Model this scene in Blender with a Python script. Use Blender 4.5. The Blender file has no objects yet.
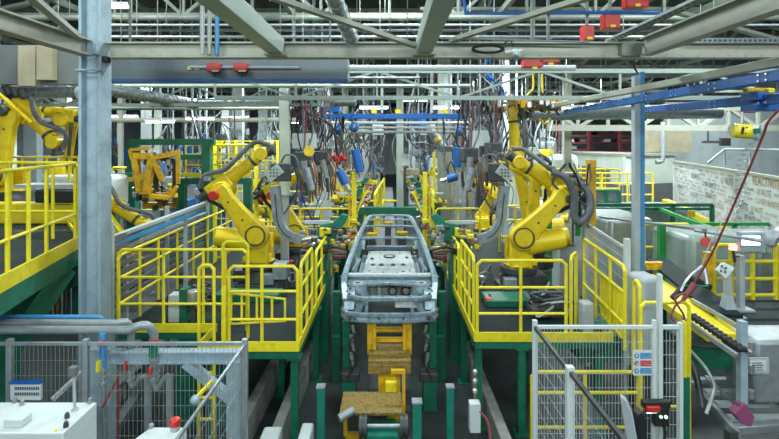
import bpy, bmesh, math, random
from mathutils import Vector, Matrix
random.seed(7)
SC = bpy.context.scene
COL = SC.collection
V = Vector
# ---------------- camera ----------------
F = 480.0; HZ = 142.0; CZ = 4.1
cam_d = bpy.data.cameras.new('camera'); cam = bpy.data.objects.new('camera', cam_d); COL.objects.link(cam)
cam.location = (0, 0, CZ); cam.rotation_euler = (math.pi/2, 0, 0)
cam_d.sensor_width = 36; cam_d.lens = 36*F/779; cam_d.shift_y = -(219.5-HZ)/779
cam_d.clip_start = 0.1; cam_d.clip_end = 200
SC.camera = cam
# ---------------- world, light, exposure ----------------
w = bpy.data.worlds.new('world'); SC.world = w; w.use_nodes = True
w.node_tree.nodes['Background'].inputs[0].default_value = (0.80, 0.95, 0.98, 1)
w.node_tree.nodes['Background'].inputs[1].default_value = 0.24
SC.view_settings.view_transform = 'Standard'; SC.view_settings.look = 'None'
SC.view_settings.gamma = 1; SC.view_settings.exposure = 0.25
SC.view_settings.use_curve_mapping = False
def area(x, y, z, sx, sy, e, col=(0.88, 0.99, 1.0)):
    d = bpy.data.lights.new('bay_or_fill_light', 'AREA'); d.shape = 'RECTANGLE'; d.size = sx; d.size_y = sy
    d.energy = e; d.color = col
    o = bpy.data.objects.new('bay_or_fill_light', d); COL.objects.link(o); o.location = (x, y, z); return o
for (x, y, e) in ((-5, 2, 120), (0, 1.2, 120), (5, 2, 120), (-6, 8, 150), (0, 8.8, 230), (6, 8, 170)):
    area(x, y, 8.2, 2.4, 0.6, e*1.5)
for y in (14, 20, 27, 35):
    for x in (-11, -4, 4, 11):
        area(x, y, 6.7, 3.0, 0.6, 380)
for (x, y, e) in ((10, 14.5, 110), (15, 20, 200), (9, 20, 140), (18, 24, 170)):      # added lamps, tilted to brighten the wall of the right hand bay
    o = area(x, y, 6.7, 3.0, 0.8, e); o.rotation_euler = (math.radians(38), 0, 0)
for x in (-6, 0, 6):      # fill lights added behind the camera to brighten faces turned towards it
    o = area(x, -4.5, 7.2, 4.0, 1.0, 250); o.rotation_euler = (math.radians(52), 0, 0)
# ---------------- materials ----------------
def mat(name, col, rough=0.5, metal=0.0, var=0.18, scale=6.0, bump=0.0, dirt=None, dirt_amt=0.5, dscale=3.0, spec=None):
    m = bpy.data.materials.new(name); m.use_nodes = True
    nt = m.node_tree; b = nt.nodes['Principled BSDF']
    b.inputs['Roughness'].default_value = rough; b.inputs['Metallic'].default_value = metal
    if spec is not None: b.inputs['Specular IOR Level'].default_value = spec
    tc = nt.nodes.new('ShaderNodeTexCoord')
    n = nt.nodes.new('ShaderNodeTexNoise'); n.inputs['Scale'].default_value = scale; n.inputs['Detail'].default_value = 5
    nt.links.new(tc.outputs['Object'], n.inputs['Vector'])
    r = nt.nodes.new('ShaderNodeValToRGB')
    c = V(col)
    r.color_ramp.elements[0].position = .3; r.color_ramp.elements[1].position = .7
    r.color_ramp.elements[0].color = (*(c*(1-var)), 1); r.color_ramp.elements[1].color = (*[min(1, k) for k in c*(1+var*.6)], 1)
    nt.links.new(n.outputs['Fac'], r.inputs['Fac'])
    out = r.outputs['Color']
    if dirt:
        n2 = nt.nodes.new('ShaderNodeTexNoise'); n2.inputs['Scale'].default_value = dscale; n2.inputs['Detail'].default_value = 8; n2.inputs['Roughness'].default_value = .7
        nt.links.new(tc.outputs['Object'], n2.inputs['Vector'])
        r2 = nt.nodes.new('ShaderNodeValToRGB'); r2.color_ramp.elements[0].position = .5; r2.color_ramp.elements[1].position = .68
        r2.color_ramp.elements[0].color = (0, 0, 0, 1); r2.color_ramp.elements[1].color = (dirt_amt,)*3+(1,)
        nt.links.new(n2.outputs['Fac'], r2.inputs['Fac'])
        mx = nt.nodes.new('ShaderNodeMix'); mx.data_type = 'RGBA'
        nt.links.new(r2.outputs['Color'], mx.inputs[0]); nt.links.new(out, mx.inputs[6]); mx.inputs[7].default_value = (*dirt, 1)
        out = mx.outputs[2]
    nt.links.new(out, b.inputs['Base Color'])
    if bump:
        bp = nt.nodes.new('ShaderNodeBump'); bp.inputs['Strength'].default_value = bump; bp.inputs['Distance'].default_value = .01
        nt.links.new(n.outputs['Fac'], bp.inputs['Height']); nt.links.new(bp.outputs['Normal'], b.inputs['Normal'])
    return m
def emit(name, col, s):
    m = bpy.data.materials.new(name); m.use_nodes = True; b = m.node_tree.nodes['Principled BSDF']
    b.inputs['Base Color'].default_value = (*col, 1); b.inputs['Emission Color'].default_value = (*col, 1); b.inputs['Emission Strength'].default_value = s
    return m
BR = (.05, .04, .025)
M = dict(
 floor=mat('painted_concrete_floor', (.038, .048, .050), .45, 0, .3, 2.5, .2, (.02, .02, .02), .7, 1.1, .3),
 deck=mat('deck_plate', (.018, .031, .032), .6, 0, .22, 7, .1, (.010, .016, .015), .6, 2, .1),
 yel=mat('yellow_paint', (.80, .66, .02), .42, 0, .10, 9, 0, (.30, .22, .03), .35, 6),
 rail=mat('yellow_rail_paint', (.82, .70, .02), .42, 0, .08, 9, 0, (.35, .30, .05), .3, 8),
 rob=mat('robot_yellow', (.84, .62, .015), .33, 0, .08, 5, 0, (.16, .11, .02), .45, 5),
 ora=mat('orange_yellow_steel', (.68, .40, .012), .42, 0, .15, 8, 0, BR, .55, 7),
 dirtyyel=mat('grimy_yellow_plate', (.29, .20, .045), .6, .1, .5, 40, .3, (.08, .065, .04), .8, 12),
 grn=mat('green_paint', (.010, .15, .085), .42, 0, .18, 7, 0, (.01, .04, .03), .5, 4),
 lgrn=mat('bright_green_paint', (.02, .26, .06), .42, 0, .15, 7),
 teal=mat('teal_paint', (.01, .20, .14), .4, 0, .12, 7, 0, (.02, .06, .05), .4, 6),
 steel=mat('blue_grey_steel', (.36, .48, .56), .45, .15, .12, 4, .05, (.17, .2, .22), .5, 5),
 gird=mat('pale_girder', (.38, .40, .33), .5, .1, .15, 3, 0, (.22, .20, .15), .5, 3),
 pale=mat('pale_green_steel', (.43, .53, .48), .45, .1, .1, 4, 0, (.28, .30, .26), .4, 4),
 dkst=mat('dark_steel', (.07, .08, .08), .5, .3, .3, 8),
 roofst=mat('roof_steel', (.20, .235, .20), .55, .1, .2, 3, 0, (.10, .10, .08), .5, 2),
 roof=mat('dark_roof_sheet', (.03, .045, .04), .8, 0, .3, 1.5),
 galv=mat('galvanised_duct', (.30, .35, .35), .35, .6, .2, 10),
 gpipe=mat('grey_pipe', (.31, .355, .38), .4, .4, .15, 9, 0, (.2, .2, .18), .5, 7),
 body=mat('zinc_body_steel', (.27, .37, .43), .40, .35, .38, 16, 0, (.25, .33, .38), .5, 6),
 bodyl=mat('bright_zinc_panel', (.56, .62, .63), .4, .2, .28, 26, 0, (.45, .48, .48), .4, 12),
 gun=mat('gun_grey_metal', (.33, .38, .42), .42, .4, .2, 10, 0, (.12, .13, .14), .5, 8),
 silver=mat('bright_metal', (.62, .66, .68), .28, .8, .2, 14),
 copper=mat('copper_cable', (.32, .17, .10), .5, .3, .25, 14),
 blk=mat('black_rubber', (.018, .019, .02), .5, 0, .3, 10),
 dgrey=mat('dark_grey_hose', (.11, .125, .14), .45, 0, .2, 10),
 red=mat('red_paint', (.55, .03, .025), .4, 0, .15, 8),
 hosered=mat('dull_red_hose', (.22, .04, .05), .5, 0, .15, 8),
 blue=mat('blue_paint', (.015, .12, .42), .38, 0, .15, 6, 0, (.01, .05, .15), .4, 5),
 lblue=mat('light_blue_paint', (.05, .27, .55), .4, 0, .12, 6),
 white=mat('white_paint', (.58, .65, .66), .45, 0, .06, 4, 0, (.45, .46, .42), .25, 4),
 cream=mat('cream_wall', (.60, .68, .58), .6, 0, .06, 2, 0, (.45, .48, .40), .3, 1.5),
 gwall=mat('grey_wall', (.52, .60, .61), .6, 0, .08, 1.5, 0, (.24, .28, .28), .4, 1),
 lgrey=mat('light_grey_paint', (.40, .46, .48), .45, 0, .1, 5, 0, (.3, .32, .32), .35, 4),
 dgpaint=mat('dark_grey_panel', (.15, .17, .165), .55, 0, .15, 3),
 conc=mat('old_concrete', (.25, .26, .25), .8, 0, .25, 8, .2, (.10, .10, .09), .6, 3),
 tan=mat('tan_board', (.40, .36, .24), .7, 0, .15, 3),
 purple=mat('magenta_paint', (.26, .07, .16), .45, 0, .1, 8),
 glass=mat('dark_window', (.10, .13, .14), .15, 0, .2, 3),
 text_dk=mat('dark_lettering', (.07, .08, .10), .6, 0, .05), text_tan=mat('tan_lettering', (.40, .27, .11), .6, 0, .05),
 lamp=emit('lamp_tube', (.95, 1, .98), 14), screen=emit('lit_screen', (.8, .93, 1), 1.6), redlamp=emit('lit_beacon', (1, .35, .3), 1.6), grlamp=emit('green_indicator', (.3, 1, .4), 2),
)
# ---------------- geometry helpers ----------------
def px(x, y, Y): return V(((x-389.5)*Y/F, Y, CZ+(HZ-y)*Y/F))      # a point seen at x,y of the photo at distance Y
def X_(x, Y): return (x-389.5)*Y/F
def Z_(y, Y): return CZ+(HZ-y)*Y/F
def sm(pts, n=5):
    pts = [V(p) for p in pts]; q = [pts[0]*2-pts[1]]+pts+[pts[-1]*2-pts[-2]]; out = []
    for i in range(1, len(q)-2):
        a, b, c, d = q[i-1:i+3]
        for k in range(n):
            t = k/n
            out.append(.5*((2*b)+(c-a)*t+(2*a-5*b+4*c-d)*t*t+(3*b-a-3*c+d)*t**3))
    out.append(pts[-1]); return out
SPLIT = dict(valve_row='valve', valve='valve', jaw_cluster='jaw', clamp_cluster='clamp_block', button_row='button', terminal='terminal', dash_side='dash_side', trolley='trolley',
    foot_plate='foot_plate', beam_hole='beam_hole', cable_loop='cable_loop', push_button='push_button', label_plate='label_plate', hose_clamp='hose_clamp', drip_rail='drip_rail', mast='mast', upper_step_plate='upper_step_plate',
    roller_rim='roller_rim', opening_cap='opening_cap', opening_rim='opening_rim', firewall_opening='firewall_opening', brace='brace', step_frame='step_frame', top_rail='top_rail', handrail='handrail')
ORD = 'first second third fourth fifth sixth seventh eighth ninth tenth eleventh twelfth thirteenth fourteenth fifteenth sixteenth seventeenth eighteenth nineteenth twentieth'.split()
TENS = {20: 'twenty', 30: 'thirty', 40: 'forty', 50: 'fifty', 60: 'sixty'}
def ordn(i):
    if i < 20: return ORD[i]
    t, u_ = divmod(i+1, 10)
    return (TENS[t*10][:-1]+'ieth') if u_ == 0 else TENS[t*10]+'-'+ORD[u_-1]
def rank(items, fmt):
    """items: (screen x, object); labels each by its order from the left"""
    for i, (x, o) in enumerate(sorted(items, key=lambda q: q[0])): o['label'] = fmt % ordn(i)
class MB:
    def __init__(s): s.v = []; s.f = []; s.m = []; s.ci = 0; s.pc = []
    def mi(s, i): s.ci = i; return s
    def add(s, vs, fs):
        n = len(s.v); nf = len(s.f); s.v += [V(a) for a in vs]; s.f += [[n+i for i in f] for f in fs]; s.m += [s.ci]*len(fs); s.pc.append((n, len(s.v), nf, len(s.f))); return s
    def box(s, c, d, rz=0):
        c = V(c); d = V(d)/2; R = Matrix.Rotation(rz, 3, 'Z')
        vs = [c+R@V((sx*d.x, sy*d.y, sz*d.z)) for sz in (-1, 1) for sy in (-1, 1) for sx in (-1, 1)]
        return s.add(vs, [(0,2,3,1),(4,5,7,6),(0,1,5,4),(2,6,7,3),(0,4,6,2),(1,3,7,5)])
    def bx(s, x0, x1, y0, y1, z0, z1): return s.box(((x0+x1)/2, (y0+y1)/2, (z0+z1)/2), (x1-x0, y1-y0, z1-z0))
    def frame(s, a, b, up=None):
        d = (b-a).normalized(); u = V(up) if up else (V((0, 0, 1)) if abs(d.z) < .95 else V((0, 1, 0)))
        sd = d.cross(u).normalized(); u = sd.cross(d).normalized(); return d, sd, u
    def bar(s, a, b, wd, h=None, up=None, off=(0, 0), w2=None, h2=None):
        a = V(a); b = V(b); h = wd if h is None else h; w2 = wd if w2 is None else w2; h2 = h if h2 is None else h2
        if (b-a).length < 1e-5: return s
        d, sd, u = s.frame(a, b, up); o = sd*off[0]+u*off[1]; vs = []
        for p, W, H in ((a, wd, h), (b, w2, h2)):
            for i, j in ((-1, -1), (1, -1), (1, 1), (-1, 1)): vs.append(p+o+sd*(W/2*i)+u*(H/2*j))
        return s.add(vs, [(0,1,2,3),(7,6,5,4),(0,4,5,1),(1,5,6,2),(2,6,7,3),(3,7,4,0)])
    def cyl(s, a, b, r, n=14, r2=None):
        return s.tube([a, b], [r, r if r2 is None else r2], n)
    def tube(s, pts, r, n=8, cap=True):
        pts = [V(p) for p in pts]; L = len(pts); rs = r if isinstance(r, (list, tuple)) else [r]*L
        t0 = (pts[1]-pts[0]).normalized(); u = V((0, 0, 1)) if abs(t0.z) < .9 else V((1, 0, 0))
        sd = t0.cross(u).normalized(); vs = []
        for i, p in enumerate(pts):
            if i == 0: t = t0
            elif i == L-1: t = (pts[i]-pts[i-1]).normalized()
            else:
                t = (pts[i+1]-pts[i]).normalized()+(pts[i]-pts[i-1]).normalized()
                t = t.normalized() if t.length > 1e-6 else t0
            sd = (sd-t*sd.dot(t)); sd = sd.normalized() if sd.length > 1e-6 else V((1, 0, 0)); u = sd.cross(t)
            for k in range(n):
                an = 2*math.pi*k/n; vs.append(p+(sd*math.cos(an)+u*math.sin(an))*rs[i])
        fs = [(i*n+k, i*n+(k+1) % n, (i+1)*n+(k+1) % n, (i+1)*n+k) for i in range(L-1) for k in range(n)]
        if cap: fs += [tuple(range(n))[::-1], tuple((L-1)*n+k for k in range(n))]
        return s.add(vs, fs)
    def ibeam(s, a, b, wd, h, t=.02, up=None):
        s.bar(a, b, wd, t, up, (0, h/2-t/2)); s.bar(a, b, wd, t, up, (0, -h/2+t/2)); return s.bar(a, b, t, h-2*t, up)
    def sph(s, c, r, n=10, sc=(1, 1, 1)):
        c = V(c); rs = []; ps = []
        m = 6; vs = []; 
        for i in range(m+1):
            th = math.pi*i/m
            for k in range(n):
                an = 2*math.pi*k/n; vs.append(c+V((math.sin(th)*math.cos(an)*r*sc[0], math.sin(th)*math.sin(an)*r*sc[1], math.cos(th)*r*sc[2])))
        return s.add(vs, [(i*n+k, (i+1)*n+k, (i+1)*n+(k+1) % n, i*n+(k+1) % n) for i in range(m) for k in range(n)])
    def prism(s, poly, ext):      # poly: 3D points (planar), ext: vector
        poly = [V(p) for p in poly]; e = V(ext); n = len(poly)
        return s.add(poly+[p+e for p in poly], [tuple(range(n))[::-1], tuple(range(n, 2*n))]+[(i, (i+1) % n, n+(i+1) % n, n+i) for i in range(n)])
    def ring(s, c, ax, r, t, h, n=18):
        c = V(c); ax = V(ax).normalized(); u = ax.orthogonal().normalized(); w_ = ax.cross(u); vs = []
        for k in range(n):
            an = 2*math.pi*k/n; d = u*math.cos(an)+w_*math.sin(an)
            vs += [c+d*r-ax*h/2, c+d*(r+t)-ax*h/2, c+d*(r+t)+ax*h/2, c+d*r+ax*h/2]
        return s.add(vs, [(4*k+j, 4*k+(j+1) % 4, 4*((k+1) % n)+(j+1) % 4, 4*((k+1) % n)+j) for k in range(n) for j in range(4)])
    def build(s, name, m, parent=None, bevel=0, base=False):
        if name in SPLIT and parent is not None and len(s.pc) > 1:
            out = None
            for (v0, v1, f0, f1) in s.pc:
                q = MB(); q.v = s.v[v0:v1]; q.f = [[i-v0 for i in f] for f in s.f[f0:f1]]; q.m = s.m[f0:f1]
                q.pc = [(0, len(q.v), 0, len(q.f))]; out = q.build(SPLIT[name], m, parent, bevel)
            return out
        org = V((0, 0, 0))
        if parent is None and s.v:
            xs = [p.x for p in s.v]; ys = [p.y for p in s.v]; zs = [p.z for p in s.v]
            org = V(((min(xs)+max(xs))/2, (min(ys)+max(ys))/2, min(zs)))
        elif parent is not None: org = V(parent.get('_org', (0, 0, 0)))
        me = bpy.data.meshes.new(name); me.from_pydata([p-org for p in s.v], [], s.f)
        ms = m if isinstance(m, (list, tuple)) else [m]
        for k in ms: me.materials.append(M[k] if isinstance(k, str) else k)
        me.polygons.foreach_set('material_index', s.m)
        bm = bmesh.new(); bm.from_mesh(me); bmesh.ops.remove_doubles(bm, verts=bm.verts, dist=1e-6); bmesh.ops.recalc_face_normals(bm, faces=bm.faces); bm.to_mesh(me); bm.free()
        me.shade_smooth(); me.set_sharp_from_angle(angle=.6)
        o = bpy.data.objects.new(name, me); COL.objects.link(o)
        if parent is None: o.location = org; o['_org'] = list(org)
        else: o.parent = parent; o['_org'] = list(org)
        if bevel:
            bv = o.modifiers.new('bevel', 'BEVEL'); bv.width = bevel; bv.segments = 2; bv.limit_method = 'ANGLE'; bv.angle_limit = .7
        return o
def tag(o, label, cat, group=None, kind=None):
    o['label'] = label; o['category'] = cat
    if group: o['group'] = group
    if kind: o['kind'] = kind
    return o
def T(name, label, cat, loc=(0, 0, 0), group=None, local=False):
    o = bpy.data.objects.new(name, None); COL.objects.link(o); o.location = loc; o.empty_display_size = .1
    o['_org'] = (0, 0, 0) if local else list(V(loc)); return tag(o, label, cat, group)
def S(o): o['kind'] = 'structure'; return o
def copy_tree(o, parent=None):
    c = o.copy(); COL.objects.link(c)
    if parent: c.parent = parent
    for ch in list(o.children): copy_tree(ch, c)
    return c
def text_mesh(txt, size, o, ux, uz, depth=.004, align='CENTER', out=None, sx=1.0, spacing=1):
    """letters lying in the plane ux (reading direction), uz (up); appended to MB out"""
    cu = bpy.data.curves.new('t', 'FONT'); cu.body = txt; cu.size = size; cu.align_x = align; cu.align_y = 'CENTER'; cu.resolution_u = 1; cu.extrude = 0
    ob = bpy.data.objects.new('t', cu); COL.objects.link(ob)
    me = bpy.data.meshes.new_from_object(ob.evaluated_get(bpy.context.evaluated_depsgraph_get()))
    ux = V(ux).normalized(); uz = V(uz).normalized()
    out.add([V(o)+ux*v.co.x*sx+uz*v.co.y for v in me.vertices], [tuple(p.vertices) for p in me.polygons])
    bpy.data.objects.remove(ob); bpy.data.meshes.remove(me); bpy.data.curves.remove(cu)
# ================= SETTING =================
o = MB().bx(-26, 26, -3, 62, -.2, 0).build('floor', 'floor'); S(o)
o = MB().bx(-26, 26, -3, 62, 8.5, 8.6).build('ceiling', 'roof'); S(o)
o = MB().bx(-26, 26, 61, 61.2, 0, 8.5).build('wall_back', 'gwall'); S(o)
o = MB().bx(-26.2, -26, -3, 62, 0, 8.5).build('wall_left', 'gwall'); S(o)
o = MB().bx(26, 26.2, -3, 62, 0, 8.5).build('wall_right', 'gwall'); S(o)
# main transverse girder
GY = 6.15
g = T('girder', 'long pale riveted steel girder running across the whole hall at the grey column', 'girder', (0, GY, 5.1))
MB().ibeam((-3.58, GY, 5.27), (9, GY, 5.27), .16, .20).build('beam', 'gird', g)
mb = MB()
for i in range(60): mb.cyl((-3.5+i*.2, GY-.085, 5.19), (-3.5+i*.2, GY-.06, 5.19), .008, 6)
mb.build('rivet_row', 'roofst', g)
MB().box((3.05, GY-.02, 5.27), (.26, .2, .18)).build('joint_plate', 'roofst', g, .01)
# column
c = T('column', 'tall blue-grey steel H column standing in the left foreground', 'column', (-3.74, 6.1, 0))
mb = MB(); mb.bx(-3.88, -3.84, 5.98, 6.22, .03, 8.5); mb.bx(-3.64, -3.60, 5.98, 6.22, .03, 8.5)
mb.bx(-3.84, -3.64, 6.07, 6.13, .03, 8.5); mb.build('shaft', 'steel', c, .006)
MB().bx(-3.97, -3.51, 5.85, 6.35, 0, .04).build('base_plate', 'steel', c)
MB().box((-3.57, 6.05, 5.14), (.06, .1, .07)).build('junction_box', 'blk', c, .005)
mb = MB(); mb.bx(-3.9, -3.58, 5.94, 5.98, 4.985, 5.005).bx(-3.72, -3.60, 5.9, 5.98, 5.18, 5.36)
for q in (5.22, 5.32): mb.cyl((-3.66, 5.89, q), (-3.66, 5.91, q), .014, 8)
mb.build('bracket', 'steel', c)
# longitudinal girders above
def girder(label, x, y0, y1, z, wd, h, m='gird', name='girder', x1=None):
    mb = MB(); mb.ibeam((x, y0, z), (x if x1 is None else x1, y1, z), wd, h); o = mb.build(name, m); return tag(o, label, 'girder')
girder('pale girder running overhead from the top left edge into the grey column', -3.74, .5, 5.95, 5.26, .16, .20)
for (xa, lab) in ((-1.42, 'broad pale box beam overhead meeting the cross girder left of centre'), (.43, 'broad pale box beam overhead meeting the cross girder just right of centre')):
    t = T('box_beam', lab, 'beam', (xa, 6, 5.2))
    MB().box((xa, 3.1, 5.30), (.19, 5.9, .2)).build('beam', 'pale', t, .008)
    MB().bx(xa-.13, xa+.13, 5.9, 6.06, 5.18, 5.2).build('seat_plate', 'gird', t)
girder('heavy pale girder climbing out of the top right corner towards the cross girder', 3.19, .5, 5.98, 5.285, .14, .23)
def strut(label, a, b, wd=.07, h=.05, m='gird'):
    return tag(MB().bar(a, b, wd, h).build('brace', m), label, 'brace')
strut('pale diagonal brace at top left meeting the grey column', px(30, -4, 4.2), px(84, 42, 6), .08)
strut('pale diagonal brace overhead left of the round duct', px(272, -3, 4.4), px(416, 46, 6), .08)
strut('pale diagonal brace overhead right of centre with a round knot', px(592, -4, 4.4), px(452, 40, 6.05), .08)
strut('thin diagonal brace behind the top right girder', px(676, 12, 6.5), px(785, 42, 7.5), .09)
strut('short diagonal brace at the top left edge', px(-10, 12, 7.5), px(72, -6, 7.5), .1, .05, 'roofst')
t = T('round_duct', 'dark round duct hanging overhead and ending open above the girder', 'duct', px(352, 38, 5.9))
mb = MB(); a, b = px(322, -30, 4.2), px(351, 38, 5.9)
mb.tube([a, a.lerp(b, .5), b], .085, 16); mb.build('pipe', 'galv', t)
mb = MB()
for k in range(9): mb.ring(a.lerp(b, k/8), b-a, .083, .012, .02)
mb.build('seam', 'gpipe', t)
# roof trusses and purlins (high roof)
def truss(name, label, x0, x1, Y, z0, z1, pan, m='roofst', wd=.07, group=None, ph=0):
    t = T(name, label, 'roof truss', ((x0+x1)/2, Y, z0), group)
    MB().bar((x0, Y, z0), (x1, Y, z0), wd, wd*1.3).build('bottom_chord', m, t)
    MB().bar((x0, Y, z1), (x1, Y, z1), wd, wd*1.3).build('top_chord', m, t)
    mb = MB(); n = int((x1-x0)/pan)
    for i in range(n+1):
        x = x0+i*pan
        mb.bar((x, Y, z0), (x, Y, z1), wd*.6)
        if i < n: mb.bar((x, Y, z0 if (i+ph) % 2 else z1), (x+pan, Y, z1 if (i+ph) % 2 else z0), wd*.7)
    mb.build('web', m, t); return t
truss('roof_truss', 'pale green truss crossing just behind the main girder', X_(215, 9), X_(900, 9), 9, Z_(98, 9), Z_(71, 9), 81*9/F, 'pale', .06, ph=0)
truss('roof_truss', 'thin pale truss behind the grey sheet duct at left', X_(-60, 10), X_(330, 10), 10, Z_(105, 10), Z_(84, 10), 42*10/F, 'roofst', .05)
for i, (Y, z0, z1) in enumerate(((10.5, 6.85, 8.2), (15, 6.85, 8.2), (20, 6.85, 8.2), (26, 6.85, 8.2), (33, 6.85, 8.2), (42, 6.85, 8.2))):
    truss('roof_truss', 'dusty main roof truss under the dark roof, %s row back from the camera' % ('first second third fourth fifth sixth'.split()[i]), -24, 24, Y, z0, z1, 1.5, 'roofst', .1, 'high roof trusses')
pl = []
for i, Y in enumerate([8.8, 9.6, 11.5, 12.6, 13.7, 16.3, 17.6, 19, 21.5, 23.5, 28, 30.5, 36, 39]):
    o = MB().bar((-25, Y, 8.35), (25, Y, 8.35), .12, .22).build('purlin', 'roofst'); tag(o, 'long dusty purlin under the dark roof, %s one back from the camera' % ordn(i), 'purlin', 'roof purlins')
for i, x in enumerate((-10.5, -6.6, -2.1, 2.4, 6.6, 10.5)):
    t = T('longitudinal_truss', 'latticed girder running back along the roof, %s from the left' % ordn(i), 'roof truss', (x, 20, 6.9), 'longitudinal lattice girders')
    MB().bar((x, 8, 6.9), (x, 50, 6.9), .09, .12).bar((x, 8, 7.7), (x, 50, 7.7), .09, .1).build('chord', 'roofst', t)
    mb = MB()
    for k in range(28): mb.bar((x, 8+1.5*k, 6.9 if k % 2 else 7.7), (x, 9.5+1.5*k, 7.7 if k % 2 else 6.9), .06)
    mb.build('web', 'roofst', t)
# service pipes crossing high up
for (y, Y, r, m, x0, x1, lab) in ((18, 9.8, .06, 'roofst', -30, 800, 'broad pale pipe highest across the roof space'), (25, 9.6, .022, 'lgrey', 80, 800, 'thin white pipe crossing under the broad pale roof pipe'),
        (30.5, 10, .025, 'gpipe', 60, 660, 'thin grey pipe crossing above the girder, second from below'), (37, 9.4, .03, 'gpipe', 60, 700, 'grey pipe crossing just above the main girder'),
        (9, 11, .05, 'roofst', 420, 800, 'pale pipe crossing near the top right of the roof'),
        (68, 8.2, .05, 'white', 240, 575, 'long white pipe running just below the main girder'), (78, 8.3, .022, 'gpipe', 170, 420, 'thin grey pipe under the long white pipe'), (86, 9.4, .04, 'pale', 115, 470, 'pale green pipe crossing in front of the truss webs'),
        (123, 14, .045, 'white', 330, 470, 'upper white pipe behind the blue crane beam'), (127.5, 14, .04, 'white', 330, 470, 'middle white pipe behind the blue crane beam'), (132, 14, .045, 'lgrey', 330, 470, 'lowest pale pipe behind the blue crane beam'),
        (98, 12, .05, 'roofst', 330, 555, 'pale pipe far behind the truss bottom chord'), (108, 15, .07, 'roofst', -40, 300, 'pale pipe low in the roof space at left'), (120, 18, .09, 'gird', -40, 330, 'lowest pale pipe over the left bays')):
    t = T('service_pipe', lab, 'pipe', (X_(x0, Y), Y, Z_(y, Y)))
    MB().tube([(X_(x0, Y), Y, Z_(y, Y)), (X_(x1, Y), Y, Z_(y, Y))], r, 10).build('pipe', m, t)
    for q in (.12, .5, .88): MB().bar((X_(x0, Y)*(1-q)+X_(x1, Y)*q, Y, Z_(y, Y)), (X_(x0, Y)*(1-q)+X_(x1, Y)*q, Y, 8.5), .014).build('hanger_rod', 'roofst', t)
def duct(label, a, b, r, name='spiral_duct', n=40, m='galv'):
    t = T(name, label, 'duct', a); a = V(a); b = V(b)
    MB().tube([a, b], r, 18).build('pipe', m, t)
    mb = MB()
    for k in range(n): mb.ring(a.lerp(b, (k+.5)/n), b-a, r-.004, .012, .02, 16)
    mb.build('spiral_seam', 'gpipe', t)
    for q in (.2, .8): MB().bar(a.lerp(b, q), V((a.lerp(b, q).x, a.lerp(b, q).y, 8.5)), .014).build('hanger_rod', 'roofst', t)
    return t
duct('silver spiral duct running level past the left side of the grey column', px(-20, 92, 9.2), px(78, 92, 9.2), .11, n=14)
duct('silver spiral duct sloping away to the right of the grey column', px(96, 88, 8.2), px(196, 104, 11), .11, n=20)
duct('silver spiral duct behind the pale post left of centre', px(150, 103, 11), px(356, 102, 11), .10, n=30)
duct('broad shiny duct crossing low over the right hand robots', px(528, 114, 14), px(720, 112, 14), .19, n=14)
# grey sheet duct under girder, left
t = T('sheet_metal_duct', 'deep blue-grey sheet duct hanging under the girder beside the column', 'duct', px(230, 80, 7.2))
MB().bx(X_(96, 7.4), X_(348, 7.4), 7.3, 7.7, Z_(80, 7.3), Z_(57, 7.3)).build('casing', mat('duct_sheet', (.17, .21, .225), .5, .3, .15, 2, 0, (.10, .12, .12), .5, 2), t)
MB().bar(px(110, 80.5, 7.25), px(348, 80.5, 7.25), .05, .04).build('lower_rail', 'blue', t)
for x in (130, 330): MB().bar(px(x, 57, 7.5), V((X_(x, 7.5), 7.5, 8.5)), .03).build('hanger_rod', 'roofst', t)
mb = MB().mi(0).box(px(190, 68, 7.28), (.07, .02, .05)).box(px(197, 68, 7.28), (.07, .02, .05))
mb.build('label_plate', 'rail', t)
t = T('wall_panelling', 'dark grey cladding with pale posts high behind the left girder', 'panelling', px(40, 85, 8.8))
MB().bx(X_(-40, 8.8), X_(82, 8.8), 8.8, 8.9, Z_(84, 8.8), Z_(45, 8.8)).build('panel', 'dgpaint', t)
MB().bx(X_(20, 8.7), X_(37, 8.7), 8.65, 8.79, Z_(86, 8.7), Z_(46, 8.7)).build('post', 'tan', t)
MB().bx(X_(38.5, 8.7), X_(54, 8.7), 8.65, 8.79, Z_(80, 8.7), Z_(46, 8.7)).build('post', 'tan', t)
for i, (x, y) in enumerate(((214, 67.5), (241, 67.5))):
    t = T('alarm_box', ('left' if i == 0 else 'right')+' one of the two red boxes under the girder left of centre', 'red box', px(x, 72, 7.22))
    MB().box(px(x, 67.5, 7.22), (.19, .12, .13)).build('casing', 'red', t, .008)
    MB().box(px(x+1, 71, 7.15), (.1, .01, .02)).build('label_strip', 'white', t)
    MB().tube([px(x+2, 72, 7.22), px(x+2, 76, 7.22)], .008, 6).build('cable', 'blk', t)
t = T('cable_conduit', 'thin pale conduit threading the two red boxes', 'conduit', px(225, 68, 7.25))
MB().tube([px(190, 67, 7.26), px(300, 67.5, 7.26)], .022, 8).build('pipe', 'lgrey', t)
for i, (x, y, w_) in enumerate(((587, 34, .16), (610, 22, .24), (635, 1, .34), (532, 64, .3), (548, 60, .3))):
    t = T('red_box', ['small red box left of the tall ones above the right girder', 'larger red box above the right girder', 'red box at the top edge right of centre', 'left dark red casing behind the main girder', 'right dark red casing behind the main girder'][i], 'red box', px(x, y+8, 7.6))
    MB().box(px(x, y, 7.6), (w_, .2, .24 if i < 3 else .12)).build('casing', 'red', t, .01)
    MB().bar(px(x, y, 7.6), (X_(x, 7.6), 7.6, 8.5), .04).build('hanger', 'roofst', t)
    MB().box(px(x+3, y+4, 7.48), (.08, .01, .04)).build('label_strip', 'rail', t)
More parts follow.
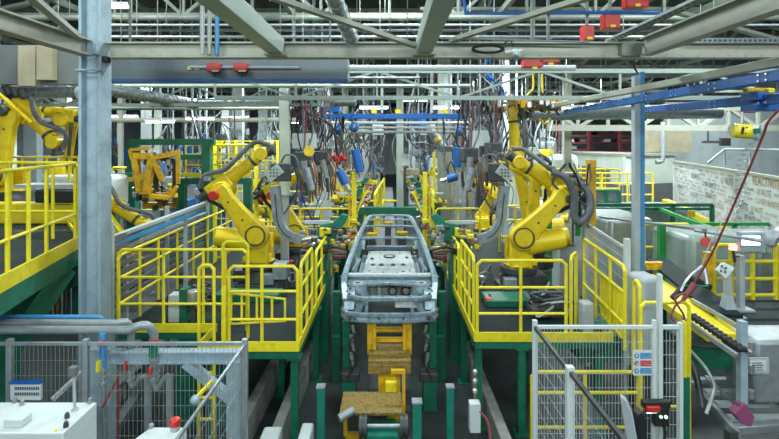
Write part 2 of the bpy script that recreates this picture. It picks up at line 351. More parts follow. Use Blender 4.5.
# pipes hanging near 200,0..55
for i, (x, m, lab) in enumerate(((202.5, 'lgrey', 'left grey pipe of the three short drops above the girder'), (209.5, 'gird', 'brownish middle pipe of the three short drops above the girder'), (217, 'lblue', 'bright blue pipe dropping to the girder'))):
    tag(MB().tube([px(x, 6-i, 6.04), px(x, 54+i*.5, 6.04)], .026, 10).build('drop_pipe', m), lab, 'pipe')
# cable hank + white camera on girder
t = T('cable_hank', 'dark oval coil of cable hung on the main girder', 'cable', px(488, 55, 5.98))
pts = [px(488+16*math.cos(a), 49+4*math.sin(a), 5.98) for a in [k*math.pi/8 for k in range(17)]]
for r_ in (1, .9): MB().tube([px(488, 49, 5.98)+(p-px(488, 49, 5.98))*r_ for p in pts], .015, 6).build('coil', 'blk', t)
t = T('girder_camera', 'small white round camera housing clamped on the main girder', 'camera', px(516, 60, 5.95))
MB().sph(px(516, 53, 5.92), .055, 12).build('housing', 'white', t); MB().cyl(px(516, 57, 5.88), px(516, 58, 5.82), .035).build('lens', 'glass', t); MB().bar(px(505, 52, 5.95), px(522, 50, 5.95), .03).build('bracket', 'white', t)
MB().tube(sm([px(500, 49, 5.95), px(506, 42, 5.95), px(511, 41, 5.95), px(513, 47, 5.95)]), .008, 6).build('cable', 'blk', t)
MB
tag(MB().tube([px(440, 38, 5.9), px(512, 40, 5.95), px(590, 42, 5.95)], .014, 6).build('long_cable', 'gpipe'), 'grey cable lying along the top of the girder right of centre', 'cable')
tag(MB().tube([px(464, -2, 7.5), px(465.5, 13.5, 7.5), px(600, 12.5, 7.5), px(660, 13, 7.5)], .03, 8).build('blue_pipe', 'blue'), 'blue pipe with a right angle bend near the top of the roof', 'pipe')
# cable tray top right with holes
t = T('cable_tray', 'perforated steel tray sloping along the top right girder', 'cable tray', px(660, 30, 6))
a, b = V((2.9, 6.3, 5.43)), V((2.9, 3.8, 5.43))
MB().bar(a, b, .14, .03).build('tray', 'galv', t)
mb = MB()
for k in range(26): 
    for s_ in (-.035, .035): mb.box(a.lerp(b, (k+.5)/26)+V((s_, 0, -.016)), (.03, .04, .004))
mb.build('slot_row', 'dkst', t)
t = T('perforated_rail', 'perforated strip fixed above the girder at right', 'rail', px(730, 40, 6.05))
MB().bx(X_(688, 6.05), X_(800, 6.05), 6.05, 6.08, Z_(43, 6.05), Z_(38, 6.05)).build('strip', 'galv', t)
mb = MB()
for k in range(20): mb.box((X_(690+k*5, 6.05), 6.045, Z_(40.5, 6.05)), (.03, .01, .025))
mb.build('slot_row', 'dkst', t)
# right: pale conduit and blue beams running back
def longbeam(name, label, a, b, wd, h, m, nbolt=0):
    t = T(name, label, 'beam', b); MB().bar(a, b, wd, h).build('beam', m, t, .01)
    if nbolt:
        mb = MB(); a = V(a); b = V(b)
        for k in range(nbolt): 
            p = a.lerp(b, (k+.5)/nbolt)
            for dz in (-.03, .03):
                for dy in (-.05, .05): mb.cyl(p+V((-wd/2-.012, dy, dz)), p+V((-wd/2, dy, dz)), .012, 6)
        mb.build('bolt_group', 'silver', t)
    return t
longbeam('conduit_trunking', 'pale square trunking running back over the right side above the blue beam', px(800, 58, 4.3), px(556, 105, 10.5), .09, .09, 'gird')
longbeam('crane_beam', 'upper dark blue beam with bolt groups running back at right', px(800, 72, 4.3), px(566, 112, 10.3), .1, .11, 'blue', 8)
longbeam('crane_beam', 'lower dark blue beam running back at right under the other one', px(800, 97, 4.6), px(640, 110, 8.5), .08, .11, 'blue', 4)
t = T('hoist_carriage', 'bright blue carriage with yellow end above the yellow drum', 'hoist', px(765, 102, 5.2))
MB().box(px(768, 97, 5.2), (.42, .25, .09)).build('body', 'blue', t, .01); MB().box(px(770, 108, 5.2), (.5, .2, .07)).build('lower_rail', 'blue', t, .01)
MB().box(px(757, 90, 5.15), (.26, .08, .04)).build('arm', 'ora', t, .008); MB().box(px(769, 91, 5.1), (.07, .08, .05)).build('end_block', 'rail', t, .008)
# centre blue crane beam
t = T('crane_beam', 'blue crane rail crossing over the line behind the car body', 'crane', px(400, 120, 12))
MB().bx(X_(322, 12), X_(468, 12), 11.9, 12.1, Z_(119, 12), Z_(114, 12)).build('beam', 'blue', t, .01)
MB().box(px(330, 109, 12.2), (.5, .1, .16)).build('end_bracket', 'blue', t, .01)
mb = MB()
for x in (374, 398, 445): mb.box(px(x, 111.5, 12), (.14, .14, .1))
mb.build('trolley', 'rail', t)
for x in (382, 432, 449): MB().bar(px(x, 70, 12), px(x, 113, 12), .06).build('hanger', 'lgrey', t)
# pale post (centre-left) and others
t = T('pale_post', 'pale round-cornered post left of centre hanging down from a white pipe', 'post', (X_(284, 10), 10, 0))
MB().bx(X_(279, 10), X_(289.5, 10), 9.95, 10.12, Z_(196, 10), Z_(67, 10)).build('shaft', 'cream', t, .03)
MB().bx(X_(281, 10), X_(288, 10), 9.98, 10.1, 0, Z_(196, 10)).build('stub', 'lgrey', t)
MB().cyl(px(292, 64, 9.9), px(292, 69, 9.9), .14).cyl(px(292, 57, 9.9), px(292, 64, 9.9), .03).build('top_cap', 'lgrey', t)
t = T('rack_upright', 'tall perforated upright with blue side standing right of the robots', 'post', (X_(638, 7.4), 7.4, 0))
MB().bx(X_(634, 7.4), X_(640, 7.4), 7.38, 7.48, 0, Z_(76, 7.4)).build('perforated_face', 'lgrey', t)
MB().bx(X_(640, 7.4), X_(643.5, 7.4), 7.36, 7.5, 0, Z_(72, 7.4)).build('blue_side', 'lblue', t)
mb = MB()
for k in range(46):
    z = Z_(80+k*2.2, 7.4)
    for s_ in (-1, 1): mb.box((X_(637+s_*1.2+(k % 2)*.4, 7.4), 7.375, z), (.018, .012, .018))
mb.build('hole_row', 'steel', t)
MB().tube(sm([px(638, 74, 7.4), px(634, 66, 7.35), px(636, 61, 7.3)]), .015, 6).build('cable_end', 'blk', t)
# fluorescent fixtures
k = 0
lf = []
for i, (x, y, Y) in enumerate(((112, 5, 9.5), (160, 121, 16), (200, 118, 17), (374, 107, 16), (446, 107, 16), (601, 104, 20), (560, 104, 20), (235, 117, 19), (125, 116, 22), (300, 122, 26), (415, 100, 22), (330, 98, 22), (648, 118, 26), (480, 119, 30), (510, 116, 24))):
    t = T('strip_light', 'lit strip light hanging among the roof trusses', 'strip light', px(x, y, Y), 'strip lights in the roof')
    lf.append((x+y*.001, t)); L = .5*Y/12+.3
    MB().bar(px(x, y-1, Y), (X_(x, Y), Y, 8.52), .02).build('hanger', 'lgrey', t)
    MB().box(px(x, y-.6, Y), (L, .16, .05)).build('casing', 'white', t)
    MB().box(px(x, y, Y)+V((0, 0, -.04)), (L*.95, .1, .03)).build('tube', 'lamp', t)
rank(lf, 'lit strip light hanging among the roof trusses, %s from the left')
lf = []
for i, (x, y) in enumerate(((-5, 2), (0, 1.2), (5, 2), (-6, 8), (0, 8.8), (6, 8))):
    tag(MB().box((x, y, 8.28), (2.5, .7, .08)).build('high_bay_casing', 'white'), 'white luminaire casing high in the roof, %s' % ('front left', 'front centre', 'front right', 'second row left', 'second row centre', 'second row right')[i], 'luminaire', 'high bay luminaires')
# ================= DECKS =================
DZ = 1.35
def deck(label, poly, y_names=None):
    """poly: list of (x,y) ; green slab with deck plate top"""
    t = T('work_platform', label, 'platform', (poly[0][0], poly[0][1], DZ))
    MB().prism([(x, y, DZ-.12) for x, y in poly], (0, 0, .115)).build('frame', 'grn', t)
    MB().prism([(x, y, DZ-.004) for x, y in poly], (0, 0, .006)).build('walking_surface', 'deck', t)
    return t
dl = deck('left raised green platform with dark walking surface under the yellow railings', [(-1.2, 6.35), (-2.5, 6.35), (-2.5, 6.98), (-3.95, 6.98), (-4.0, 14), (-1.2, 14)])
dr = deck('right raised green platform with dark walking surface under the yellow railings', [(1.19, 6.66), (3.1, 6.66), (3.1, 14), (1.19, 14)])
def toe(parent, pts):
    mb = MB()
    for a, b in zip(pts[:-1], pts[1:]): mb.bar((*a, DZ+.05), (*b, DZ+.05), .02, .13)
    mb.build('toe_board', 'rail', parent)
toe(dl, [(-1.2, 9.8), (-1.2, 6.34), (-2.51, 6.34), (-2.51, 6.97), (-3.95, 6.97)])
toe(dr, [(1.18, 9.8), (1.18, 6.65), (3.1, 6.65)])
for (P_, ps) in ((dl, [(-1.27, 6.45), (-2.4, 6.5), (-1.27, 8.3), (-1.27, 9.3), (-1.27, 11.5), (-1.75, 7.8), (-2.7, 8.2), (-3.8, 7.5), (-2.6, 10)]), (dr, [(1.85, 6.75), (1.27, 6.9), (1.27, 8.2), (1.27, 9.3), (1.6, 8.7), (2.3, 8.2), (1.27, 11.5), (2.95, 6.8), (2.4, 10.3)])):
    for x, y in ps:
        lg = MB().bx(x-.05, x+.05, y-.05, y+.05, .02, DZ-.12).build('leg', 'grn', P_)
        MB().bx(x-.1, x+.1, y-.1, y+.1, 0, .02).bx(x-.09, x+.09, y-.09, y+.09, DZ-.15, DZ-.121).build('foot_plate', 'grn', lg)
def railing(label, pts, h=1.1, posts=None, mids=(.36, .70), z=DZ, r=.024, m='rail', name='guard_rail', dx=0, cat='railing'):
    """pts polyline (x,y) ; posts at fraction list per segment"""
    t = T(name, label, cat, (pts[0][0], pts[0][1], z))
    P3 = [V((p[0], p[1], z if len(p) < 3 else p[2])) for p in pts]
    up = V((0, 0, h))
    MB().tube([P3[0]+V((0, 0, 0))] + [P3[0]+V((0, 0, h-.06))] + [p+up for p in ([P3[0].lerp(P3[1], .06/(P3[1]-P3[0]).length)]+P3[1:-1]+[P3[-1].lerp(P3[-2], .06/(P3[-1]-P3[-2]).length)])] + [P3[-1]+V((0, 0, h-.06)), P3[-1]], r, 8).build('top_rail', m, t)
    for q in mids:
        MB().tube([p+V((0, 0, h*q)) for p in P3], r*.8, 8).build('mid_rail', m, t)
    posts = posts or [[] for _ in P3[1:]]
    for i, ps in enumerate(posts):
        a, b = P3[i], P3[i+1]
        for q in ps: MB().tube([a.lerp(b, q), a.lerp(b, q)+up], r*.95, 8).build('post', m, t)
        if 0 < i: MB().tube([a, a+up], r*.95, 8).build('post', m, t)
    if P3[0].y > 9.8 and z > 0 and z != DZ and z != HZP:
        for p in (P3[0], P3[-1]): MB().tube([V((p.x, p.y, 0)), p], r, 8).build('support_leg', 'grn', t)
    return t
yl = 6.37
railing('yellow railing along the front edge of the left platform nearest the aisle', [(X_(229, yl), yl), (-1.22, yl)], posts=[[.48]])
railing('yellow railing along the aisle side of the left platform', [(-1.21, 6.55), (-1.21, 7.5)], posts=[[.5]])
railing('short yellow railing further back on the aisle side of the left platform', [(-1.21, 7.9), (-1.21, 9.9)], h=.95, posts=[[.33, .66]])
railing('long yellow railing of the left platform between the grey column and the ladder', [(-3.95, 7.0), (X_(247, 7), 7.0)], posts=[[.35, .66, .83]], mids=(.33, .66), h=1.18)
yb = 6.78
railing('yellow railing running back along the outer edge of the left platform', [(-3.93, 6.95), (-3.95, 8.2), (-3.98, 10.5), (-4.0, 13)], posts=[[.5], [.33, .66], [.5]])
# gate on left platform: looped hoops
def hoop(label, a, b, h=1.0, z=DZ, rungs=(), name='ladder_hoop', r=.024, cat='ladder hoop', low=0):
    t = T(name, label, cat, (a[0], a[1], z)); A = V((*a, z-low)); B = V((*b, z-low)); H = h+low; d = (B-A).normalized()*.05
    MB().tube([A, A+V((0, 0, H-.05)), A+d+V((0, 0, H)), B-d+V((0, 0, H)), B+V((0, 0, H-.05)), B], r, 8).build('frame', 'rail', t)
    for q in rungs: MB().tube([A+V((0, 0, q)), B+V((0, 0, q))], r*.85, 8).build('rung', 'rail', t)
    return t
hoop('yellow looped ladder end with rungs in front of the left platform', (X_(199, 6.2), 6.2), (X_(214, 6.2), 6.2), 1.16, DZ, (.22, .5, .78, 1.1, 1.4), low=1.33)
hoop('tall yellow hoop behind the ladder on the left platform', (X_(223, 6.75), 6.75), (X_(248, 6.75), 6.75), 1.35, DZ)
g = T('safety_gate', 'small yellow barred gate hanging on the front railing of the left platform', 'gate', px(232, 330, 6.45))
gp = [px(231, 293, 6.45), px(285, 299, 6.45), px(285, 321, 6.45), px(231, 324, 6.45)]
MB().tube(gp+[gp[0]], .02, 8).build('frame', 'rail', g)
mb = MB()
for q in (.2, .48, .76): mb.tube([gp[0].lerp(gp[1], q), gp[3].lerp(gp[2], q)], .017, 8)
mb.build('bar', 'rail', g)
MB().bx(X_(222, 6.3), X_(226, 6.3), 6.28, 6.33, DZ-.1, DZ+.85).build('gate_post', 'rail', g)
# right platform rails
yr = 6.68
railing('yellow railing along the front edge of the right platform', [(1.22, yr), (X_(566, yr), yr)], posts=[[.49]], mids=(.33, .66))
railing('yellow railing with slanting bars along the aisle side of the right platform', [(1.21, 6.9), (1.21, 8.1)], posts=[[.33, .66]])
railing('short yellow railing further back on the aisle side of the right platform', [(1.21, 8.4), (1.21, 9.9)], h=.95, posts=[[.33, .66]])
hoop('narrow yellow hoop at the right end of the right platform front railing', (X_(571, 6.9), 6.9), (X_(576, 7.2), 7.2), 1.1)
# right side: railings running towards camera, far right of platform
t = railing('long yellow railing sloping across in front of the grey guard panel right of the robots', [(X_(584, 8.2), 8.2), (X_(625, 6.35), 6.35)], posts=[[.35, .7]], mids=(.3, .68))
hoop('yellow hoop beside the rack upright right of the platform', (X_(634, 6.1), 6.1), (X_(640, 5.95), 5.95), 1.2, 1.15)
hoop('low yellow hoop in front of the grey cabinet on the right', (X_(641, 5.8), 5.8), (X_(689, 5.8), 5.8), .86, 1.3, (.9,), low=1.3)
g = T('slatted_gate', 'small yellow slatted gate on the sloping railing right of the robots', 'gate', px(610, 300, 7))
a, b = V((X_(602, 7.4), 7.4, 2.05)), V((X_(622, 6.5), 6.5, 2.05))
MB().bar(a, b, .03).bar(a-V((0, 0, .6)), b-V((0, 0, .6)), .03).bar(a, a-V((0, 0, .6)), .03).bar(b, b-V((0, 0, .6)), .03).build('frame', 'rail', g)
mb = MB()
for k in range(7): mb.bar(a.lerp(b, k/6), a.lerp(b, k/6)-V((0, 0, .6)), .045, .02)
mb.build('slat_row', 'rail', g)
railing('yellow railing on the floor seen through the white mesh fence at lower right', [(X_(532, 6.3), 6.3), (X_(638, 6.3), 6.3)], z=0, h=1.08, posts=[[.5]], mids=(.33, .75), r=.028)
# guard panel (polycarbonate/mesh) behind it
def mesh_panel(parent, a, b, z0, z1, m, dx=.05, dz=.2, r=.0035, name='wire_mesh'):
    a = V((a[0], a[1], 0)); b = V((b[0], b[1], 0)); L = (b-a).length; mb = MB()
    n = max(2, int(L/dx)); 
    for k in range(n+1):
        p = a.lerp(b, k/n); mb.bar(p+V((0, 0, z0)), p+V((0, 0, z1)), r*2)
    nz = max(2, int((z1-z0)/dz))
    for k in range(nz+1):
        z = z0+(z1-z0)*k/nz; mb.bar(a+V((0, 0, z)), b+V((0, 0, z)), r*2)
    return mb.build(name, m, parent)
t = T('guard_fence', 'pale mesh guard fence falling away behind the sloping yellow railing', 'fence', (X_(600, 7.6), 7.6, 1))
mesh_panel(t, (X_(587, 8.8), 8.8), (X_(627, 6.7), 6.7), .9, 2.6, 'lgrey', .06, .15)
MB().bar((X_(587, 8.8), 8.8, 2.6), (X_(627, 6.7), 6.7, 2.6), .04).build('top_rail', 'lgrey', t)
for (x, Y) in ((587, 8.8), (627, 6.7)): MB().bar((X_(x, Y), Y, 0), (X_(x, Y), Y, 2.75), .07).build('post', 'white', t)
tag(MB().bx(X_(588, 8.9), X_(595, 8.9), 8.85, 9.0, 0, Z_(160, 8.9)).build('yellow_bollard', 'ora'), 'tall orange-yellow post behind the right hand robots', 'post')
# far left higher platform
HZP = 2.7
t = T('raised_platform', 'high platform with thick yellow edge and green beam at the left edge', 'platform', (-5, 6, HZP))
e0, e1 = (-3.75, 4.2), (-4.45, 6.9)
MB().prism([(e0[0], e0[1], HZP-.05), (e1[0], e1[1], HZP-.05), (-5.5, 8.2, HZP-.05), (-7.6, 12, HZP-.05), (-11, 12, HZP-.05), (-11, 4.2, HZP-.05)], (0, 0, .05)).build('deck_plate', 'deck', t)
MB().bar((*e0, HZP-.03), (*e1, HZP-.03), .03, .17).bar((*e1, HZP-.03), (-5.5, 8.2, HZP-.03), .03, .17).build('edge_board', 'yel', t)
MB().bar((e0[0]-.03, e0[1], HZP-.23), (e1[0]-.03, e1[1], HZP-.23), .08, .22).bar((e1[0]-.03, e1[1], HZP-.23), (-5.5, 8.15, HZP-.23), .08, .22).build('edge_beam', 'grn', t)
MB().bar((-4.45, 6.6, HZP-.32), (-4.75, 5.6, 1.25), .1, .3).bar((-4.2, 6.9, HZP-.35), (-6.5, 6.9, 1.2), .14, .3).bar((-4.6, 7.2, HZP-.3), (-4.6, 7.2, 0), .2, .2).build('brace', 'grn', t)
railing('yellow railing slanting along the edge of the high left platform', [(-3.82, 4.5), (-3.98, 5.0), (-4.42, 6.75)], z=HZP, posts=[[], [.25, .5]], mids=(.35,))
railing('level yellow railing crossing the back of the high left platform', [(X_(-40, 6.95), 6.95), (X_(10, 6.95), 6.95), (X_(79, 6.95), 6.95)], z=HZP, posts=[[], [.62]], mids=(.36,))
railing('second yellow railing further back on the high left platform', [(X_(-40, 9.5), 9.5), (X_(84, 9.5), 9.5)], z=HZP, posts=[[.1, .3, .5, .7, .88]], mids=(.5,))
t = T('yellow_machine_base', 'low yellow machine bed with white top behind the high platform railing', 'machine bed', px(50, 235, 8))
MB().bx(X_(-20, 8.2), X_(84, 8.2), 8.2, 8.5, HZP, HZP+.35).build('body', 'yel', t, .02)
MB().bx(X_(14, 8.1), X_(84, 8.1), 8.1, 8.5, HZP+.62, HZP+.68).build('table_top', 'lgrey', t); MB().bx(X_(34, 8.0), X_(80, 8.0), 8.0, 8.2, HZP+.38, HZP+.60).build('hose_bundle', 'blk', t, .03)
t = T('white_tank', 'white rounded housing behind the high platform railing', 'tank', px(66, 210, 10))
MB().box((-6.5, 10.3, HZP+.35), (1.5, .7, .7)).build('body', 'white', t, .1); MB().cyl((-6.05, 9.9, HZP+.4), (-6.05, 9.97, HZP+.4), .2).build('fan_cover', 'blk', t)
tag(MB().sph((-7.0, 8.9, HZP+.25), .28, 14, (1.3, 1, .9)).build('cable_heap', 'blk'), 'heap of black cable on the high left platform', 'cable')
# corrugated screen below far-left platform
t = T('corrugated_screen', 'ribbed grey screen below the high left platform', 'screen', px(60, 340, 7.5))
mb = MB()
for k in range(13): mb.box((X_(22, 7.4)+k*.08*.9, 7.4+.02*(k % 2), 1.6), (.045, .03, 2.2))
mb.build('rib_panel', 'dgpaint', t)
for k in range(0, 13, 4): MB().box((X_(22, 7.4)+k*.072, 7.36, 1.6), (.03, .02, 2.2)).build('yellow_strip', 'ora', t)
# corrugated / louvred screens in the left platform seen behind rails (dark slats)
t = T('louvred_screen', 'dark louvred screen leaning along the outer edge of the left platform', 'screen', (-4.15, 9, DZ))
mb = MB()
for k in range(9): mb.bar((-4.2, 7.2, 1.5+k*.14), (-4.25, 11, 1.5+k*.14), .03, .09)
mb.build('slat_panel', 'dgpaint', t)
for y in (7.2, 9, 11): MB().bar((-4.17, y, 0), (-4.17, y, 2.9), .06).build('upright', 'lgrey', t)
# blue-grey inclined tray from column to robot
t = T('inclined_tray', 'grey and blue conveyor track rising from the column to the left robot', 'conveyor', px(113, 245, 8))
a, b = px(108, 239, 7.4), px(206, 203, 9.4)
MB().bar(a, b, .10, .05).build('grey_rail', 'lgrey', t); MB().bar(a-V((0, .1, .12)), b-V((0, .1, .12)), .05, .06).build('blue_rail', 'lblue', t)
MB().bar(a-V((0, 0, .22)), b-V((0, 0, .2)), .09, .04).build('lower_rail', 'gpipe', t)
for q in (.15, .75): MB().bar(a.lerp(b, q)-V((0, 0, .05)), V((a.lerp(b, q).x, a.lerp(b, q).y, 0)), .06).build('support', 'lgrey', t)
# ================= FLOOR: trench curbs, stub posts =================
for lab, pts in (('left steel channel lying along the floor under the left platform', [(-1.95, 3.2), (-1.95, 9.5)]), ('right hand low wall along the floor nearest the lift on the left', [(-1.45, 3.2), (-1.45, 9.5)]), ('low concrete curb on the floor under the right platform', [(1.45, 3.2), (1.45, 9.5)])):
    o = MB().bx(pts[0][0]-.07, pts[0][0]+.07, pts[0][1], pts[1][1], 0, .42).build('floor_curb', 'conc', None, .01); tag(o, lab, 'curb')
def stub(lab, x, y, z, w_=.11):
    t = T('stub_post', lab, 'post', (x, y, 0)); MB().bx(x-w_/2, x+w_/2, y-w_/2, y+w_/2, 0, z).build('shaft', 'teal', t, .006)
    MB().bx(x-w_*.6, x+w_*.6, y-w_*.6, y+w_*.6, z, z+.02).build('cap_plate', 'gun', t)
stub('short green post with grey cap left of the lift', X_(321, 5.9), 5.9, Z_(387, 5.9), .09)
stub('short green post with grey cap right of the lift', X_(450, 5.9), 5.9, Z_(387, 5.9), .085)
stub('stout short green post close beside the yellow lift platform', X_(417, 5.6), 5.6, Z_(402, 5.6), .10)
for lab, x, Y, y0, w_ in (('slim green column far back left of the car body', 336, 8.2, 337, .12), ('slim green column far back right of the car body', 441, 8.2, 337, .12)):
    tag(MB().bx(X_(x, Y)-w_/2, X_(x, Y)+w_/2, Y, Y+w_, 0, Z_(y0, Y)).build('green_column', 'grn'), lab, 'column')
for i, (x, w_) in enumerate(((269, .2), (305, .13))):
    o = MB().bx(X_(x, 5.2)-w_/2, X_(x, 5.2)+w_/2, 5.1, 5.4, 0, Z_(437-i*4, 5.2)).build('concrete_block', 'lgrey', None, .02); tag(o, ['wide', 'small'][i]+' pale block on the floor below the left platform corner', 'block')
# ---- small control post (red/silver thing) beside right platform
t = T('control_station', 'small white control box with valve stack on a stand right of the lift', 'control box', (X_(473, 5.9), 5.9, 0))
MB().bx(X_(470, 5.9), X_(477, 5.9), 5.85, 5.95, 0, Z_(405, 5.9)).build('stand', 'dkst', t)
MB().box(px(474.5, 416, 5.8), (.13, .12, .35)).build('box', 'white', t, .01)
MB().cyl(px(475, 375, 5.9), px(475, 402, 5.9), .02).build('stem', 'copper', t)
mb = MB()
for y in (372, 381, 391): mb.sph(px(475, y, 5.88), .035, 8)
mb.build('valve', 'silver', t)
MB().tube(sm([px(480, 412, 5.7), px(487, 420, 5.5), px(490, 436, 5.4), px(487, 450, 5.3)]), .012, 6).build('red_hose', 'hosered', t)
# ================= LIFT =================
t = T('body_lift', 'yellow lift carrying the car body with two plated steps in front', 'lift', (0, 6.8, 0))
Yf = 6.3
x0, x1 = X_(341, Yf), X_(402, Yf)
MB().bx(x0, x1, Yf-.2, Yf+.32, .62, .66).build('step_plate', 'dirtyyel', t, .006)
mb = MB()
for q in (x0+.06, x1-.06): mb.bar((q, Yf, .62), (q, Yf, .25), .05)
mb.bar((x0+.06, Yf, .25), (x0+.75, Yf, .25), .07); mb.build('step_frame', 'ora', t)
MB().bx(-.3, .3, 6.72, 7.3, .99, 1.04).bx(-.3, .3, 6.70, 6.73, .86, .99).build('upper_step_plate', 'dirtyyel', t, .006)
MB().bx(-.16, .15, 6.75, 7.3, .35, .95).build('lift_body', 'ora', t, .02)
MB().bx(-.06, .10, 6.6, 6.78, .5, .8).build('front_box', 'yel', t, .02)
MB().cyl((-.03, 6.58, .42), (.14, 6.58, .42), .1).build('drive_drum', 'yel', t)
for s_ in (-1, 1):
    MB().bx(s_*.28-.05, s_*.28+.05, 7.1, 7.3, .95, 1.5).bx(s_*.22-.025, s_*.22+.025, 7.06, 7.1, .9, 1.45).build('mast', 'ora', t, .006)
for z in (1.15, 1.3, 1.44): MB().bx(-.25, .25, 7.12, 7.2, z-.02, z+.03).build('crossbar', 'ora', t)
MB().bx(.17, .21, 6.35, 6.42, .3, 1.05).build('side_bracket', 'ora', t); MB().bar((.02, 6.38, 1.05), (.2, 6.38, 1.05), .05).build('bracket_arm', 'ora', t)
xa = X_(363, 5.9); xb = X_(404, 5.9)
MB().cyl((xa-.02, 5.95, .58), (xb+.02, 5.95, .58), .025).build('axle', 'gun', t)
for q in (xa, xb):
    wh = MB().cyl((q-.05, 5.95, .58), (q+.05, 5.95, .58), .12, 18).build('roller', 'dkst', t); MB().ring((q-.03, 5.95, .58), (1, 0, 0), .12, .02, .03).ring((q+.03, 5.95, .58), (1, 0, 0), .12, .02, .03).build('roller_rim', 'dkst', wh)
MB().bx(X_(366, 5.9), X_(399, 5.9), 5.7, 6.3, 0, .46).build('base', 'teal', t, .02)
MB().cyl((-.45, 6.0, .75), (-.62, 5.9, .7), .05).build('side_cylinder', 'gpipe', t)
MB().bx(-.32, .32, 5.95, 8.6, .0, .12).build('rail_bed', 'dkst', t)
# hydraulics either side
for s_, nm in ((-1, 'left'), (1, 'right')):
    t = T('clamp_unit', 'dark green hydraulic unit with silver cylinders standing %s of the lift' % nm, 'hydraulic unit', (s_*.62, 7.2, 0))
    MB().bx(s_*.68-.06, s_*.68+.06, 7.5, 7.7, .5, 1.3).build('body', 'grn', t, .01)
    MB().bx(s_*.60-.14, s_*.60+.14, 7.3, 7.5, .44, .58).build('lower_block', 'dkst', t, .02)
    for k in range(5): MB().cyl((s_*(.55+.03*(k % 2)), 7.4, .6+k*.14), (s_*(.57+.02*(k%2)), 7.4, .71+k*.14), .024+.006*(k % 2)).build('cylinder', 'gun' if k % 2 else 'silver', t)
    MB().tube(sm([(s_*.5, 7.35, 1.2), (s_*.62, 7.3, 1.0), (s_*.5, 7.32, .8), (s_*.64, 7.3, .5)]), .014, 6).build('hose', 'blk', t)
    MB().bx(s_*.62-.1, s_*.62+.1, 7.3, 7.6, 0, .44).build('foot', 'grn', t)
